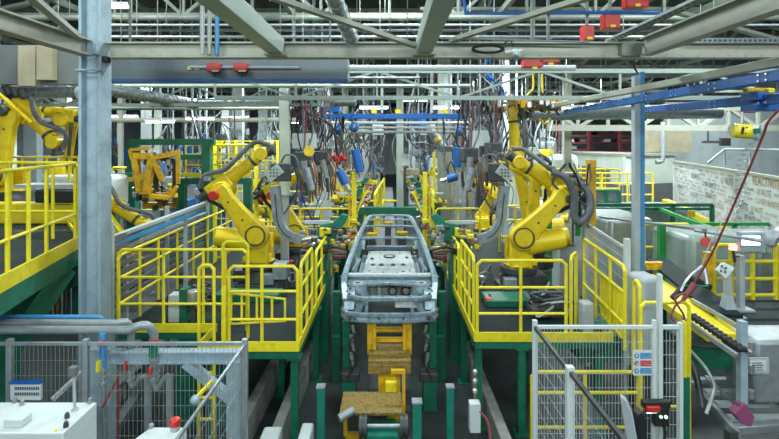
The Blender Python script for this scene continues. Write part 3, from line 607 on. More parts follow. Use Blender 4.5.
# ================= CAR BODY =================
def car():
    t = T('car_body', 'bare silver car body shell without doors, bonnet or roof skin on the lift', 'car body', (0, 9.5, 1.4))
    zb = 1.55
    # bumper beam, slightly bowed
    pts = [(-.70, 7.16, zb+.02), (-.62, 7.03, zb), (-.3, 6.97, zb), (0, 6.96, zb), (.3, 6.97, zb), (.62, 7.03, zb), (.70, 7.16, zb+.02)]
    mb = MB()
    for a, b in zip(pts[:-1], pts[1:]): mb.bar(a, b, .06, .05, None, (0, .045)).bar(a, b, .06, .05, None, (0, -.045)).bar(a, b, .03, .09)
    mb.build('bumper_beam', 'body', t, .006)
    mb = MB()
    for x in (-.5, -.15, .2, .55): mb.cyl((x, 6.95, zb), (x, 6.925, zb), .018, 8)
    for x in (-.58, .58): mb.box((x, 6.955, zb), (.05, .02, .07))
    mb.build('beam_hole', 'dkst', t)
    for s_ in (-1, 1):
        MB().bar((s_*.47, 7.0, zb), (s_*.45, 7.9, zb+.03), .09, .13).build('front_rail', 'body', t, .01)
        MB().bar((s_*.5, 7.02, zb+.04), (s_*.36, 7.1, zb+.24), .07, .05).build('radiator_leg', 'body', t)
        # strut tower
        mb = MB(); mb.cyl((s_*.5, 7.55, 1.6), (s_*.5, 7.55, 1.86), .19, 18, .14); mb.cyl((s_*.5, 7.55, 1.86), (s_*.5, 7.55, 1.875), .14, 18)
        tw = mb.build('strut_tower', 'body', t); MB().ring((s_*.5, 7.55, 1.88), (0, 0, 1), .05, .03, .02).build('tower_ring', 'bodyl', tw); MB().cyl((s_*.5, 7.55, 1.876), (s_*.5, 7.55, 1.885), .05).build('tower_hole', 'dkst', tw)
        # apron / wheel house
        mb = MB()
        prof = [(s_*.66, 7.15, 1.74), (s_*.71, 7.45, 1.90), (s_*.73, 7.8, 1.93)]
        for a, b in zip(prof[:-1], prof[1:]): mb.bar(a, b, .09, .07)
        mb.build('upper_fender_rail', 'body', t, .01)
        mb = MB(); arc = [(7.10, 1.62), (7.15, 1.72), (7.3, 1.82), (7.55, 1.86), (7.8, 1.82), (7.92, 1.65), (7.95, 1.45)]
        for a, b in zip(arc[:-1], arc[1:]): mb.bar((s_*.60, a[0], a[1]), (s_*.60, b[0], b[1]), .15, .015)
        mb.build('wheel_arch', 'body', t)
        mb = MB()
        for k in range(6): mb.cyl((s_*(.60+.05*(k % 2)), 7.18+k*.1, 1.76+k*.02+.03), (s_*(.60+.05*(k % 2)), 7.18+k*.1, 1.84+k*.01), .016, 8)
        mb.build('apron_hole', 'dkst', t)
        # dark openings stamped in towers, aprons and rails
        mb = MB()
        for (x, y, z, r_) in ((.36, 7.38, 1.72, .03), (.47, 7.365, 1.74, .035), (.60, 7.40, 1.72, .03), (.64, 7.24, 1.70, .03), (.33, 7.45, 1.80, .02)): mb.sph((s_*x, y, z), r_, 8, (1, .3, 1))
        for k in range(4): mb.sph((s_*.45, 7.15+k*.18, zb+.085), .02, 8, (1, 1, .2))
        mb.build('stamped_opening', 'dkst', t)
        MB().bar((s_*.36, 7.3, 1.62), (s_*.40, 7.8, 1.75), .03, .1).build('stiffener', 'bodyl', t)
        # A pillar, roof rail, C pillar one continuous side ring
        ap = [(s_*.72, 7.80, 1.93), (s_*.71, 8.05, 2.0), (s_*.66, 8.6, 2.14), (s_*.61, 9.2, 2.25), (s_*.575, 9.8, 2.29), (s_*.54, 10.7, 2.30), (s_*.50, 11.6, 2.27), (s_*.46, 12.1, 2.22)]
        mb = MB(); sp = sm(ap, 4)
        mb.tube(sp, [.048]*len(sp), 8); mb.build('roof_rail', 'body', t)
        mb = MB(); sp2 = [p+V((s_*.045, 0, -.055)) for p in sp]; mb.tube(sp2, .022, 8); mb.build('drip_rail', 'body', t)
        cp = sm([(s_*.47, 12.0, 2.22), (s_*.6, 12.35, 1.95), (s_*.68, 12.4, 1.6), (s_*.7, 12.2, 1.35)], 4); MB().tube(cp, .075, 8).build('rear_pillar', 'body', t)
        # sill, B pillar, hinge pillar
        MB().bar((s_*.74, 7.95, 1.30), (s_*.76, 11.4, 1.30), .11, .16).build('sill', 'body', t, .02)
        MB().bar((s_*.74, 7.93, 1.25), (s_*.73, 7.93, 1.92), .08, .12, (0, 1, 0)).build('hinge_pillar', 'body', t, .015)
        bp = [(s_*.75, 9.85, 1.35), (s_*.72, 9.85, 1.8), (s_*.59, 9.9, 2.27)]
        mb = MB(); 
        for a, b in zip(bp[:-1], bp[1:]): mb.bar(a, b, .08, .13)
        mb.build('centre_pillar', 'body', t, .01)
        # rear quarter
        MB().prism([(s_*.72, 11.2, 1.3), (s_*.72, 11.3, 1.75), (s_*.70, 11.7, 1.9), (s_*.68, 12.4, 1.85), (s_*.70, 12.5, 1.4)], (s_*.05, 0, 0)).build('rear_quarter_panel', 'body', t)
        # inner footwell sides
        MB().bar((s_*.60, 8.3, 1.35), (s_*.60, 9.2, 1.42), .05, .25).build('inner_sill', 'body', t)
    # radiator upper crossmember
    MB().bar((-.42, 7.05, 1.80), (.42, 7.05, 1.80), .10, .06).bar((-.42, 7.05, 1.80), (-.62, 7.2, 1.79), .08, .05).bar((.42, 7.05, 1.80), (.62, 7.2, 1.79), .08, .05).build('radiator_support', 'body', t, .008)
    mb = MB()
    for x in (-.3, -.1, .1, .3): mb.cyl((x, 7.05, 1.83), (x, 7.05, 1.834), .018, 8)
    mb.build('support_hole', 'dkst', t)
    MB().bar((-.34, 7.1, 1.72), (-.34, 7.1, 1.52), .05).bar((.34, 7.1, 1.72), (.34, 7.1, 1.52), .05).build('radiator_post', 'body', t)
    MB().bx(.08, .42, 7.06, 7.12, 1.66, 1.75).build('sensor_plate', 'bodyl', t, .01)
    # cowl and firewall
    MB().bar((-.70, 7.88, 1.92), (.70, 7.88, 1.92), .09, .05).build('cowl_bar', 'bodyl', t, .01)
    mb = MB(); mb.bx(-.66, .66, 7.90, 7.93, 1.50, 1.89); mb.bx(-.66, .66, 7.72, 7.92, 1.82, 1.85); mb.build('firewall', 'body', t)
    mb = MB(); pts = [(-.45, 7.72, 1.79), (-.2, 7.66, 1.835), (0, 7.64, 1.85), (.2, 7.66, 1.835), (.45, 7.72, 1.79)]
    for a, b in zip(pts[:-1], pts[1:]): mb.bar(a, b, .07, .05)
    mb.build('cowl_arch', 'body', t, .01)
    fw = MB().cyl((.05, 7.89, 1.66), (.05, 7.86, 1.66), .09, 18).cyl((.27, 7.89, 1.66), (.27, 7.86, 1.66), .1, 18).build('firewall_opening', 'dkst', t)
    MB().cyl((.05, 7.86, 1.66), (.05, 7.84, 1.66), .045).cyl((.27, 7.86, 1.66), (.27, 7.84, 1.66), .05).build('opening_cap', 'silver', fw)
    MB().ring((.05, 7.875, 1.66), (0, 1, 0), .09, .015, .03).ring((.27, 7.875, 1.66), (0, 1, 0), .1, .015, .03).build('opening_rim', 'body', fw)
    mb = MB()
    for x, z, r in ((-.42, 1.80, .03), (-.55, 1.82, .025), (-.3, 1.83, .02), (-.5, 1.7, .03), (.5, 1.82, .03), (.45, 1.7, .025), (-.1, 1.83, .018), (.15, 1.84, .015), (-.38, 1.64, .02)): mb.cyl((x, 7.9, z), (x, 7.885, z), r, 10)
    mb.build('firewall_hole', 'dkst', t)
    mb = MB().bar((-.17, 7.88, 1.58), (-.17, 7.88, 1.82), .05).bar((-.28, 7.88, 1.58), (-.28, 7.88, 1.82), .03).box((-.17, 7.85, 1.7), (.04, .02, .11)); mb.build('firewall_rib', 'bodyl', t, .005)
    # floor pan, front dark area and bright panel with stamped holes
    MB().bx(-.66, .66, 9.0, 11.9, 1.28, 1.30).build('floor_pan', 'body', t)
    pn = MB(); 
    prof = [(9.2, 1.31), (9.5, 1.40), (9.8, 1.405), (11.0, 1.40), (11.3, 1.43), (11.7, 1.43)]
    for (ya, za), (yb, zb2) in zip(prof[:-1], prof[1:]): pn.bar((0, ya, za), (0, yb, zb2), 1.1-.04*(ya-9.2), .02)
    pn = pn.build('rear_floor_panel', 'bodyl', t)
    mb = MB()
    for (x, y) in ((-.36, 10.5), (-.18, 10.5), (.08, 10.5), (.3, 10.5)): mb.box((x, y, 1.418), (.10, .14, .006)); mb.box((x, y, 1.42), (.03, .2, .008))
    for (x, y, r) in ((-.42, 10, .03), (-.3, 9.85, .035), (-.14, 9.9, .03), (.15, 9.85, .03), (.28, 9.95, .04), (.42, 10, .03), (-.4, 11, .04), (.4, 11.1, .04), (-.22, 11.5, .03), (.25, 11.5, .03)): mb.cyl((x, y, 1.40 if y < 11 else 1.42), (x, y, 1.42 if y < 11 else 1.445), r, 10)
    mb.ring((0, 11.2, 1.43), (0, 0, 1), .10, .04, .03); mb.box((-.02, 9.78, 1.415), (.24, .1, .012))
    mb.build('stamped_hole', 'dkst', pn)
    mb = MB()
    for x in (-.48, -.27, -.05, .2, .45): mb.bar((x, 9.75, 1.42), (x, 11.0, 1.415), .025, .02)
    mb.build('stamped_rib', 'bodyl', pn)
    # roof bows
    for (Y, z, w2, wd, nm) in ((9.25, 2.26, .60, .15, 'front_header'), (10.25, 2.31, .56, .09, 'roof_bow'), (11.1, 2.31, .52, .07, 'roof_bow'), (12.0, 2.27, .47, .15, 'rear_header')):
        mb = MB(); xs = [-w2, -w2*.5, 0, w2*.5, w2]
        for a, b in zip(xs[:-1], xs[1:]): mb.bar((a, Y+abs(a)*.12, z-abs(a)**2*.10), (b, Y+abs(b)*.12, z-abs(b)**2*.10), wd, .035)
        h_ = mb.build(nm, 'body', t, .008)
        if wd > .1: MB().box((-.02, Y-.02, z+.02), (.18, .05, .006)).build('bow_slot', 'dkst', h_)
    MB().bar((-.6, 12.4, 1.36), (.6, 12.4, 1.36), .1, .12).build('rear_panel', 'body', t, .02)
    MB().bar((-.55, 9.0, 1.9), (-.62, 8.1, 1.92), .04).bar((.55, 9.0, 1.9), (.62, 8.1, 1.92), .04).build('dash_side', 'body', t)
    return t
car()
# ================= ROBOTS =================
def rot2(p, a): return (p[0]*math.cos(a)-p[1]*math.sin(a), p[0]*math.sin(a)+p[1]*math.cos(a))
def robot(label, loc, yaw, a1, a2, a3=0.0, L1=1.15, L2=1.05, s=1.0, group=None, hoses=True, detail=True, paint='rob', base_h=.8, col='rob', aw=1.0, mcol='dkst'):
    """a1: lean of lower arm from vertical (deg, + = towards +x); a2: forearm above horizontal; a3 wrist bend"""
    t = T('industrial_robot', label, 'robot', loc, group, local=True); t.rotation_euler = (0, 0, yaw); t.scale = (s,)*3
    H = base_h
    MB().box((0, 0, .04), (.75, .7, .08)).build('base_plate', 'dkst', t, .01)
    MB().cyl((0, 0, .08), (0, 0, .32), .34, 24, .30).box((-.3, 0, .2), (.35, .4, .22)).build('base', 'dkst', t, .02)
    MB().box((.25, -.35, .2), (.22, .16, .2)).build('connector_box', 'gun', t, .01)
    MB().cyl((0, 0, .33), (0, 0, .44), .34, 24).build('slew_ring', 'dkst', t, .01)
    tt = MB().cyl((0, 0, .44), (0, 0, .5), .27, 24).box((0, -.17, .66), (.42, .1, H-.4)).box((0, .19, .66), (.42, .1, H-.4)).box((-.05, 0, .52), (.5, .42, .1)).build('turntable', col, t, .03)
    MB().cyl((-.12, -.14, H-.14), (-.78, -.24, H-.02), .22, 20, .18).build('main_motor', col, t, .02)
    MB().cyl((0, -.38, H), (0, -.18, H), .17, 22).build('shoulder_gearbox', col, t, .02)
    MB().ring((0, -.375, H), (0, 1, 0), .172, .02, .03, 24).build('shoulder_seal', 'dkst', t)
    A1 = math.radians(a1); e = V((math.sin(A1)*L1, 0, math.cos(A1)*L1+H)); j2 = V((0, 0, H))
    d = (e-j2).normalized(); n = V((d.z, 0, -d.x))
    yy = -.29
    prof = [(-.2, .10), (-.13, .20), (0, .24), (.18, .20), (.5, .155), (.8, .13), (.95, .16), (1.06, .13)]
    prof = [(u, w_*aw) for u, w_ in prof]
    pl = [j2+d*(L1*u)+n*w_ for u, w_ in prof]+[j2+d*(L1*u)-n*w_ for u, w_ in reversed(prof)]
    la = MB().prism([p+V((0, yy-.07, 0)) for p in pl], (0, .17, 0)).build('lower_arm', col, t, .025)
    if detail:
        MB().cyl(j2+d*.35*L1+V((0, yy-.075, 0)), j2+d*.35*L1+V((0, yy-.06, 0)), .022, 8).cyl(j2+d*.75*L1+V((0, yy-.075, 0)), j2+d*.75*L1+V((0, yy-.06, 0)), .022, 8).build('arm_hole', 'dkst', la)
        MB().tube([j2+V((-.2, .12, 0)), e+V((-.22, .12, .0))], .035, 8).build('balance_rod', 'dkst', t)
    # elbow housing
    A2 = math.radians(a2); f = V((math.cos(A2), 0, math.sin(A2))); nf = V((-f.z, 0, f.x))
    eh = MB().cyl(e+V((0, -.3, 0)), e+V((0, .2, 0)), .17, 20)
    eh.bar(e-f*.28+nf*.10, e+f*.22+nf*.10, .34, .30).build('elbow_housing', col, t, .03)
    MB().cyl(e-f*.28+nf*.14+V((0, -.06, 0)), e-f*.48+nf*.14+V((0, -.06, 0)), .085, 14).build('wrist_motor', 'dkst', t, .01)
    MB().cyl(e-f*.28+nf*.05+V((0, .1, 0)), e-f*.44+nf*.05+V((0, .1, 0)), .07, 14).build('wrist_motor', 'dkst', t, .01)
    MB().cyl(e-f*.1+V((0, -.3, -.02)), e-f*.1+V((0, -.46, -.02)), .09, 14).build('elbow_motor', mcol, t, .01)
    # forearm
    b0 = e+f*.2+nf*.12; b1 = e+f*(L2*.84)+nf*.12
    MB().tube([b0, b0.lerp(b1, .1), b0.lerp(b1, .85), b1], [.155, .15, .105, .12], 20).build('forearm', col, t)
    MB().ring(b0.lerp(b1, .82), f, .106, .02, .05).build('forearm_band', 'dkst', t)
    wc = b1+f*.1
    MB().cyl(wc+V((0, -.13, 0)), wc+V((0, .13, 0)), .125, 20).build('wrist', col, t, .015)
    A3 = math.radians(a2+a3); g = V((math.cos(A3), 0, math.sin(A3)))
    MB().cyl(wc, wc+g*.2, .085, 16).cyl(wc+g*.2, wc+g*.25, .11, 18).build('tool_flange', 'dkst', t, .008)
    if hoses:
        up = nf
        MB().tube(sm([e-f*.35+nf*.3+V((0, -.1, 0)), e-f*.1+nf*.42+V((0, -.14, 0)), e+f*.25+nf*.28+V((0, -.18, 0)), e+f*.5+nf*.3+V((0, -.18, 0)), wc+nf*.26, wc+g*.22+nf*.12]), .045, 8).build('cable_hose', 'dgrey', t)
        MB().tube(sm([V((-.3, .1, .3)), j2-d*.0+V((-.32, .05, .15)), e+V((-.35, .05, -.2)), e-f*.35+nf*.3+V((0, -.1, 0))]), .04, 8).build('base_hose', 'blk', t)
        hb = MB(); hb.box(e-f*.12+nf*.36+V((0, -.12, 0)), (.1, .12, .1)).box(e+f*.42+nf*.30+V((0, -.17, 0)), (.06, .1, .1)); hb.build('hose_clamp', 'gun', t, .01)
    t['_tip'] = list(wc+g*.25)
    return t
def place(o, pos, yaw): o.location = pos; o.rotation_euler = (0, 0, yaw)
R1 = robot('large yellow robot on the left platform reaching right, in front of the pale post', (-2.5, 9.3, DZ), 0, -39, 37, -20, 1.08, 1.05, mcol='red', base_h=1.0)
R2 = robot('large yellow robot on the right platform bent with its elbow out to the right', (2.42, 9.0, DZ), math.pi, -44, 30, 10, 1.08, 1.0, base_h=1.02)
for ch in R2.children: pass
R2.scale = (1, -1, 1)
R3 = robot('yellow robot with upright lower arm behind the bent robot on the right platform', (2.98, 10.3, DZ), math.pi, -3, 5, -60, 1.25, .75, aw=.72)
R3.scale = (1, -1, 1)
R4 = robot('tall yellow robot holding its forearm straight up behind the right platform', (3.35, 11.6, DZ), math.pi, 14, 84, 0, 1.62, 1.2, aw=.8)
R4.scale = (1, -1, 1)
R5 = robot('yellow robot low behind the grey weld gun on the left platform', (-2.15, 11.2, DZ-.1), 0, -26, 25, -70, 1.0, .8, mcol='red')
R6 = robot('big yellow robot standing on the high platform at the left edge', (X_(8, 9.2), 9.2, HZP), 0, 14, -48, -30, 1.15, .85)
for k in range(3): MB().cyl((.2+k*.14, -.2, 2.28-.03*k), (.12+k*.14, -.2, 2.45-.03*k), .07, 12).build('joint_motor', 'dkst', R6, .01)
MB().tube([(.1, -.35, 2.3), (.75, -.4, 1.75)], .035, 8).build('tie_rod', 'rob', R6)
R7 = robot('smaller yellow robot on the high platform behind the big one', (X_(62, 10.6), 10.6, HZP), math.pi, -4, 8, -60, 1.1, .6)
R8 = robot('yellow robot leaning over beside the grey column under the orange gripper', (X_(128, 10), 10, 1.2), 0, -30, -35, -20, .9, .95)
far = [(-3.4, 15, 0, .9, 'yellow robot in the second bay on the left'), (-4.6, 18.5, .3, .9, 'yellow robot in the third bay far behind on the left'), (3.0, 15.5, math.pi, .9, 'yellow robot in the second bay behind the right robots'),
       (1.9, 20, math.pi, .9, 'yellow robot beyond the steel mesh cage at right of the aisle'), (-2.2, 22, .2, .9, 'small distant yellow robot left of the aisle'), (5.2, 16, 2.6, .9, 'distant yellow robot beside the cream office')]
for i, (x, y, yw, s_, lab) in enumerate(far):
    c = copy_tree(R5); c.location = (x, y, .9); c.rotation_euler = (0, 0, yw); c.scale = (s_,)*3; c['label'] = lab
# ---- weld guns
def weldgun(label, m, s_, group=None):
    """m: function px-style anchor; C-frame built left (s_=1) in pixels, mirrored about the aisle when s_=-1"""
    Y = 9.0
    def q(x, y, dy=0): 
        p = px(x, y, Y); p.y += dy
        if s_ < 0: p.x = -p.x
        return p
    t = T('weld_gun', label, 'welding gun', q(285, 240))
    pts = sm([q(275, 186), q(277, 205), q(279, 222), q(287, 234), q(302, 240)], 5); n = len(pts)
    mb = MB()
    for i in range(n-1): mb.bar(pts[i], pts[i+1], .17, .18-.07*i/n, (0, 1, 0) if i < n*.5 else (0, 1, 0))
    mb.tube(pts, [.085-.03*i/(n-1) for i in range(n)], 10); mb.build('c_frame', 'gun', t)
    MB().tube([p+V((0, -.09, 0)) for p in pts[2:-3]], .012, 6).build('frame_groove', 'dkst', t)
    MB().box(q(281, 172), (.36, .25, .34), .3*s_).build('transformer', 'dkst', t, .02)
    pl = MB(); c = q(277, 172, -.23); pl.bar(c-V((.12*s_, 0, .09)), c+V((.12*s_, 0, .09)), .02, .2); pl.build('terminal_plate', 'white', t)
    mb = MB()
    for i in range(3):
        for j in range(3): mb.cyl(c+V((-.06+.06*i, -.01, -.06+.06*j)), c+V((-.06+.06*i, -.02, -.06+.06*j)), .016, 8)
    mb.build('terminal', 'dkst', t)
    MB().cyl(q(302, 240), q(312, 238), .045).cyl(q(312, 238), q(318, 237), .02).build('electrode_arm', 'silver', t)
    MB().cyl(q(312, 190), q(306, 168), .06).build('servo', 'gun', t)
    MB().tube(sm([q(280, 165), q(286, 155), q(296, 158), q(299, 175), q(296, 195), q(284, 214)]), .022, 6).build('cooling_hose', 'dgrey', t)
    return t
weldgun('grey C-shaped weld gun hanging from the wrist of the left robot', None, 1)
weldgun('grey C-shaped weld gun hanging from the wrist of the right robot', None, -1)
# ---- manual weld guns hanging on cables
def hang_gun(label, x, y, Y, L=50, mcol='gun', lean=0):
    t = T('hanging_weld_gun', label, 'welding gun', px(x, y, Y))
    MB().box(px(x-4, y-L*.55, Y), (.32, .3, .30), .2).build('head', 'dkst', t, .03)
    MB().cyl(px(x-6, y-L*.72, Y), px(x-6, y-L*.55, Y), .10).build('red_cap', 'hosered', t, .01)
    MB().cyl(px(x-3, y-L*.5, Y-.15), px(x+lean, y, Y-.15), .075, 14, .05).build('cylinder', mcol, t)
    MB().cyl(px(x+lean, y, Y-.15), px(x+lean+1, y+14, Y-.15), .035, 10).build('piston', 'dkst', t)
    MB().cyl(px(x+6, y-L*.45, Y), px(x+9, y-L*.1, Y), .05).build('cylinder', 'silver', t)
    for k in range(4): MB().tube(sm([px(x-2+k*3, y-L*.5, Y), px(x+2+k*3, y-L*.2, Y-.1), px(x+4+k*2, y+10, Y-.05), px(x+3+k*4, y+22-3*k, Y)]), .02, 6).build('shunt_cable', 'copper' if k != 1 else 'dgrey', t)
    for k in range(3): MB().tube(sm([px(x-4+k*2, y-L*.7, Y), px(x-8+k*7, y-L*1.1, Y+.1), px(x-6+k*6, y-L*1.5, Y+.1), px(x-4+k*4, y-L*2.2, Y+.1)]), .018, 6).build('supply_cable', ('blk', 'hosered', 'dgrey')[k], t)
    MB().tube([px(x-3, y-L*.6, Y), V((X_(x-3, Y), Y, 8.5))], .008, 6).build('suspension_rope', 'gun', t)
    return t
hang_gun('grey weld gun hanging on cables right of the pale post', 306, 182, 9.6, 42)
hang_gun('weld gun with copper shunts hanging behind the first, left of the aisle', 325, 178, 10.6, 36, 'silver', 2)
hang_gun('grey weld gun hanging on cables right of the aisle beside the white box', 473, 178, 9.8, 42, 'gun', -4)
hang_gun('second weld gun hanging behind the right one', 488, 172, 11, 36, 'silver', -2)
tag(MB().cyl(px(309, 151, 9.0), px(309, 151, 9.35), .10, 22).build('motor_cover', 'rob'), 'round yellow cap between the hanging weld guns left of centre', 'motor cover')
for i, (x, y, Y, lab) in enumerate(((305, 141, 10.2, 'white terminal box above the hanging guns left of centre'), (480, 146, 11, 'left white cabinet hanging right of the aisle, speckled'), (493, 147, 11.3, 'right pale grey cabinet hanging right of the aisle'))):
    t = T('hanging_cabinet', lab, 'cabinet', px(x, y+10, Y)); MB().box(px(x, y, Y), ((.5, .4, .42)[i], .25, (.32, .7, .75)[i])).build('body', ('white', 'white', 'lgrey')[i], t, .01)
    MB().bar(px(x, y-8, Y), px(x, 70, Y), .04).build('hanger', 'lgrey', t); MB().box(px(x, y, Y)+V((.12, -.13, 0)), (.02, .02, .08)).build('handle', 'dkst', t)
hang_gun('dark weld gun hanging furthest left beside the pale post', 297, 175, 10.4, 34, 'dgrey', 1)
hang_gun('small grey weld gun hanging between copper shunts left of the aisle', 316, 172, 11.3, 34, 'gun', 3)
hang_gun('dark weld gun hanging close behind the grey C gun on the right', 497, 168, 10.6, 34, 'dgrey', -2)
hang_gun('small grey weld gun hanging nearest the aisle on the right', 464, 172, 11.2, 32, 'gun', -2)
# ---- blue balancers
def balancer(label, x, y, Y, m='blue'):
    t = T('blue_balancer', label, 'balancer', px(x, y+4, Y))
    MB().sph(px(x, y, Y), .13, 16, (1, .8, 1)).build('drum', m, t)
    MB().cyl(px(x, y, Y)-V((0, .12, 0)), px(x, y, Y)-V((0, .08, 0)), .03, 12).build('hub', 'silver', t)
    MB().bar(px(x, y-4, Y), px(x, 117, Y), .02).build('hook', 'silver', t); MB().tube([px(x, y+4, Y), px(x+1, y+25, Y)], .008, 6).build('rope', 'dkst', t)
balancer('left blue round balancer under the crane beam', 339, 129, 12)
balancer('right blue round balancer under the crane beam left of the aisle', 354, 127, 12)
balancer('blue round balancer under the crane beam right of the aisle', 461, 131, 12)
for lab, a, b, Y in (('blue vertical cylinder hanging left of the aisle', (355, 149), (360, 172), 10.5), ('blue tilted air tool hanging low left of the aisle', (339, 170), (346, 184), 10.2), ('blue vertical cylinder hanging right of the aisle', (458, 147), (457, 167), 10.5), ('blue and silver air tool lying level right of the aisle', (457, 176), (447, 179), 10.2)):
    t = T('air_tool', lab, 'air tool', px(*b, Y)); MB().cyl(px(*a, Y), px(*b, Y), .095, 16).build('body', 'blue', t, .015)
    d = (px(*b, Y)-px(*a, Y)).normalized(); MB().cyl(px(*b, Y), px(*b, Y)+d*.14, .05).build('nozzle', 'silver', t)
    MB().tube(sm([px(*a, Y), px(a[0]-6, a[1]-14, Y), px(a[0]-12, a[1]-8, Y), px(a[0]-14, 118, Y+1)]), .016, 6).build('hose', 'blk', t)
t = T('valve_cluster', 'cluster of red valves between the hanging guns and the blue cylinder', 'valves', px(336, 160, 10.8))
mb = MB()
for k in range(8): mb.cyl(px(327+k*2.4, 154+(k % 3)*3, 10.8), px(327+k*2.4, 157+(k % 3)*3, 10.7), .04, 8)
mb.build('valve_row', 'red', t); MB().bar(px(325, 160, 10.85), px(347, 160, 10.85), .06).build('manifold', 'dkst', t)
# hose bundles hanging
def hoses(label, x0, x1, y0, y1, Y, n, mats, sag=6, grp=None):
    t = T('hose_bundle', label, 'hoses', px((x0+x1)/2, y1, Y))
    for k in range(n):
        xa = random.uniform(x0, x1); xb = random.uniform(x0, x1); ya = y0+random.uniform(-3, 3)
        MB().tube(sm([px(xa, ya, Y+random.uniform(-.3, .3)), px(xa+random.uniform(-sag, sag), (ya*2+y1)/3, Y), px(xb+random.uniform(-sag, sag), (ya+2*y1)/3, Y), px(xb, y1+random.uniform(-8, 4), Y)]), random.uniform(.012, .026), 6).build('hose', random.choice(mats), t)
hoses('tangle of dark and red hoses hanging beside the pale post', 296, 330, 88, 145, 10.2, 30, ['blk', 'hosered', 'dgrey', 'gun', 'blk', 'copper', 'dkst'])
hoses('dark hoses hanging under the blue crane beam left of the aisle', 328, 352, 118, 165, 11.2, 8, ['blk', 'copper', 'dgrey'], 9)
hoses('tangle of hoses hanging right of the aisle above the white cabinets', 464, 500, 95, 150, 11, 26, ['blk', 'dgrey', 'gun', 'hosered', 'dkst'])
hoses('yellow and black hoses around the upright robot', 496, 530, 100, 165, 12.2, 8, ['blk', 'dgrey', 'blk'], 6)
hoses('thin straight lines dropping from the girder left of centre', 299, 325, 60, 105, 9.8, 9, ['blue', 'lgrey', 'gpipe', 'hosered', 'gpipe'], .4)
hoses('thin straight lines dropping from the girder right of centre', 480, 505, 60, 105, 9.8, 9, ['blue', 'lgrey', 'gpipe', 'dkst'], .4)
hoses('grey looped cables around the bent right robot', 560, 590, 165, 225, 8.7, 6, ['dgrey', 'gun', 'blk'], 14)
# big grey hose loop on right robot
tag(MB().tube(sm([px(552, 172, 8.6), px(566, 178, 8.5), px(574, 196, 8.5), px(574, 215, 8.5), px(580, 222, 8.5), px(590, 210, 8.6), px(588, 192, 8.7), px(574, 180, 8.8)]), .07, 10).build('grey_hose', 'dgrey'), 'thick dark grey hose looping off the elbow of the bent right robot', 'hose')
# orange gripper on R4
def gripper(label, cx, cy, Y, w_, h_, m='ora', n=10, name='gripper_frame'):
    t = T(name, label, 'gripper', px(cx, cy+h_/2, Y))
    a, b, c, d = px(cx-w_/2, cy-h_/2, Y), px(cx+w_/2, cy-h_/2, Y), px(cx+w_/2, cy+h_/2, Y+.4), px(cx-w_/2, cy+h_/2, Y+.4)
    MB().bar(a, b, .13).bar(d, c, .13).bar(a, d, .12).bar(b, c, .12).bar((a+b)/2, (c+d)/2, .12).build('frame', m, t, .01)
    for k in range(n):
        p = (a if k % 2 else d).lerp(b if k % 2 else c, (k+.5)/n)
        cl = MB().box(p+V((0, -.1, random.uniform(-.1, .1))), (.1, .12, .14)).build('clamp', random.choice(['silver', 'dkst', m]), t, .01)
        MB().cyl(p, p+V((random.uniform(-.15, .15), -.1, random.uniform(-.25, .25))), .025, 8).build('clamp_cylinder', random.choice(['silver', 'blk']), cl)
    return t
gripper('orange gripper frame held high by the upright robot right of centre', 526, 105, 11.3, 66, 7, n=22)
for i, (x, y, r) in enumerate(((494, 102, 7), (480, 118, 8), (486, 116, 6), (562, 98, 7), (545, 118, 5))):
    tag(MB().tube(sm([px(x+r*math.cos(a), y+r*1.1*math.sin(a), 11.5) for a in [k*math.pi/5 for k in range(6)]]), .03, 6).build('yellow_hose', 'yel'), ['yellow hose loop left of the high orange gripper', 'lower yellow hose loop left of the upright robot', 'inner yellow hose loop left of the upright robot', 'yellow hose loop right of the high orange gripper', 'small yellow hose loop right of the upright robot'][i], 'hose')
t = T('yellow_hook_pair', 'yellow cables rising from the high orange gripper', 'cables', px(530, 98, 11.6))
for (x0, x1) in ((533, 525), (542, 545)): MB().tube(sm([px(x0, 74, 11.6), px(x0, 88, 11.6), px((x0+x1)/2, 93, 11.6), px(x1, 99, 11.5)]), .025, 6).build('cable', 'yel', t)
t = gripper('orange gripper tool with clamps in front of the green frame at left', 156, 176, 11.2, 38, 36, 'dkst', n=24)
mb = MB(); G = lambda x, y, Y=11: px(x, y, Y)
for (a, b, w_) in ((G(134, 156), G(152, 156), .15), (G(135, 157), G(140, 191), .14), (G(152, 157), G(147, 191), .14), (G(138, 191), G(150, 192), .1), (G(136, 174), G(149, 175), .07), (G(152, 158), G(178, 153), .12), (G(154, 160), G(163, 182), .11), (G(130, 150), G(150, 148), .07), (G(130, 150), G(132, 160), .07), (G(178, 150), G(178, 184), .08), (G(128, 180), G(146, 178), .1), (G(150, 196), G(170, 198), .1), (G(170, 198), G(177, 186), .08)): mb.bar(a, b, w_)
mb.build('tool_frame', 'ora', t, .01)
gripper('lower orange clamp arm of the gripper tool at left', 160, 200, 11.4, 30, 10, n=6)
t = T('dark_manifold', 'dark lump of clamps and cables on the upright robot', 'tooling', px(510, 118, 11.6))
mb = MB()
for k in range(16): mb.box(px(500+random.uniform(-6, 30), 110+random.uniform(-6, 8), 12.3), (random.uniform(.1, .3), .15, random.uniform(.05, .18)), random.uniform(0, 1))
mb.build('clamp_cluster', 'dkst', t, .01)
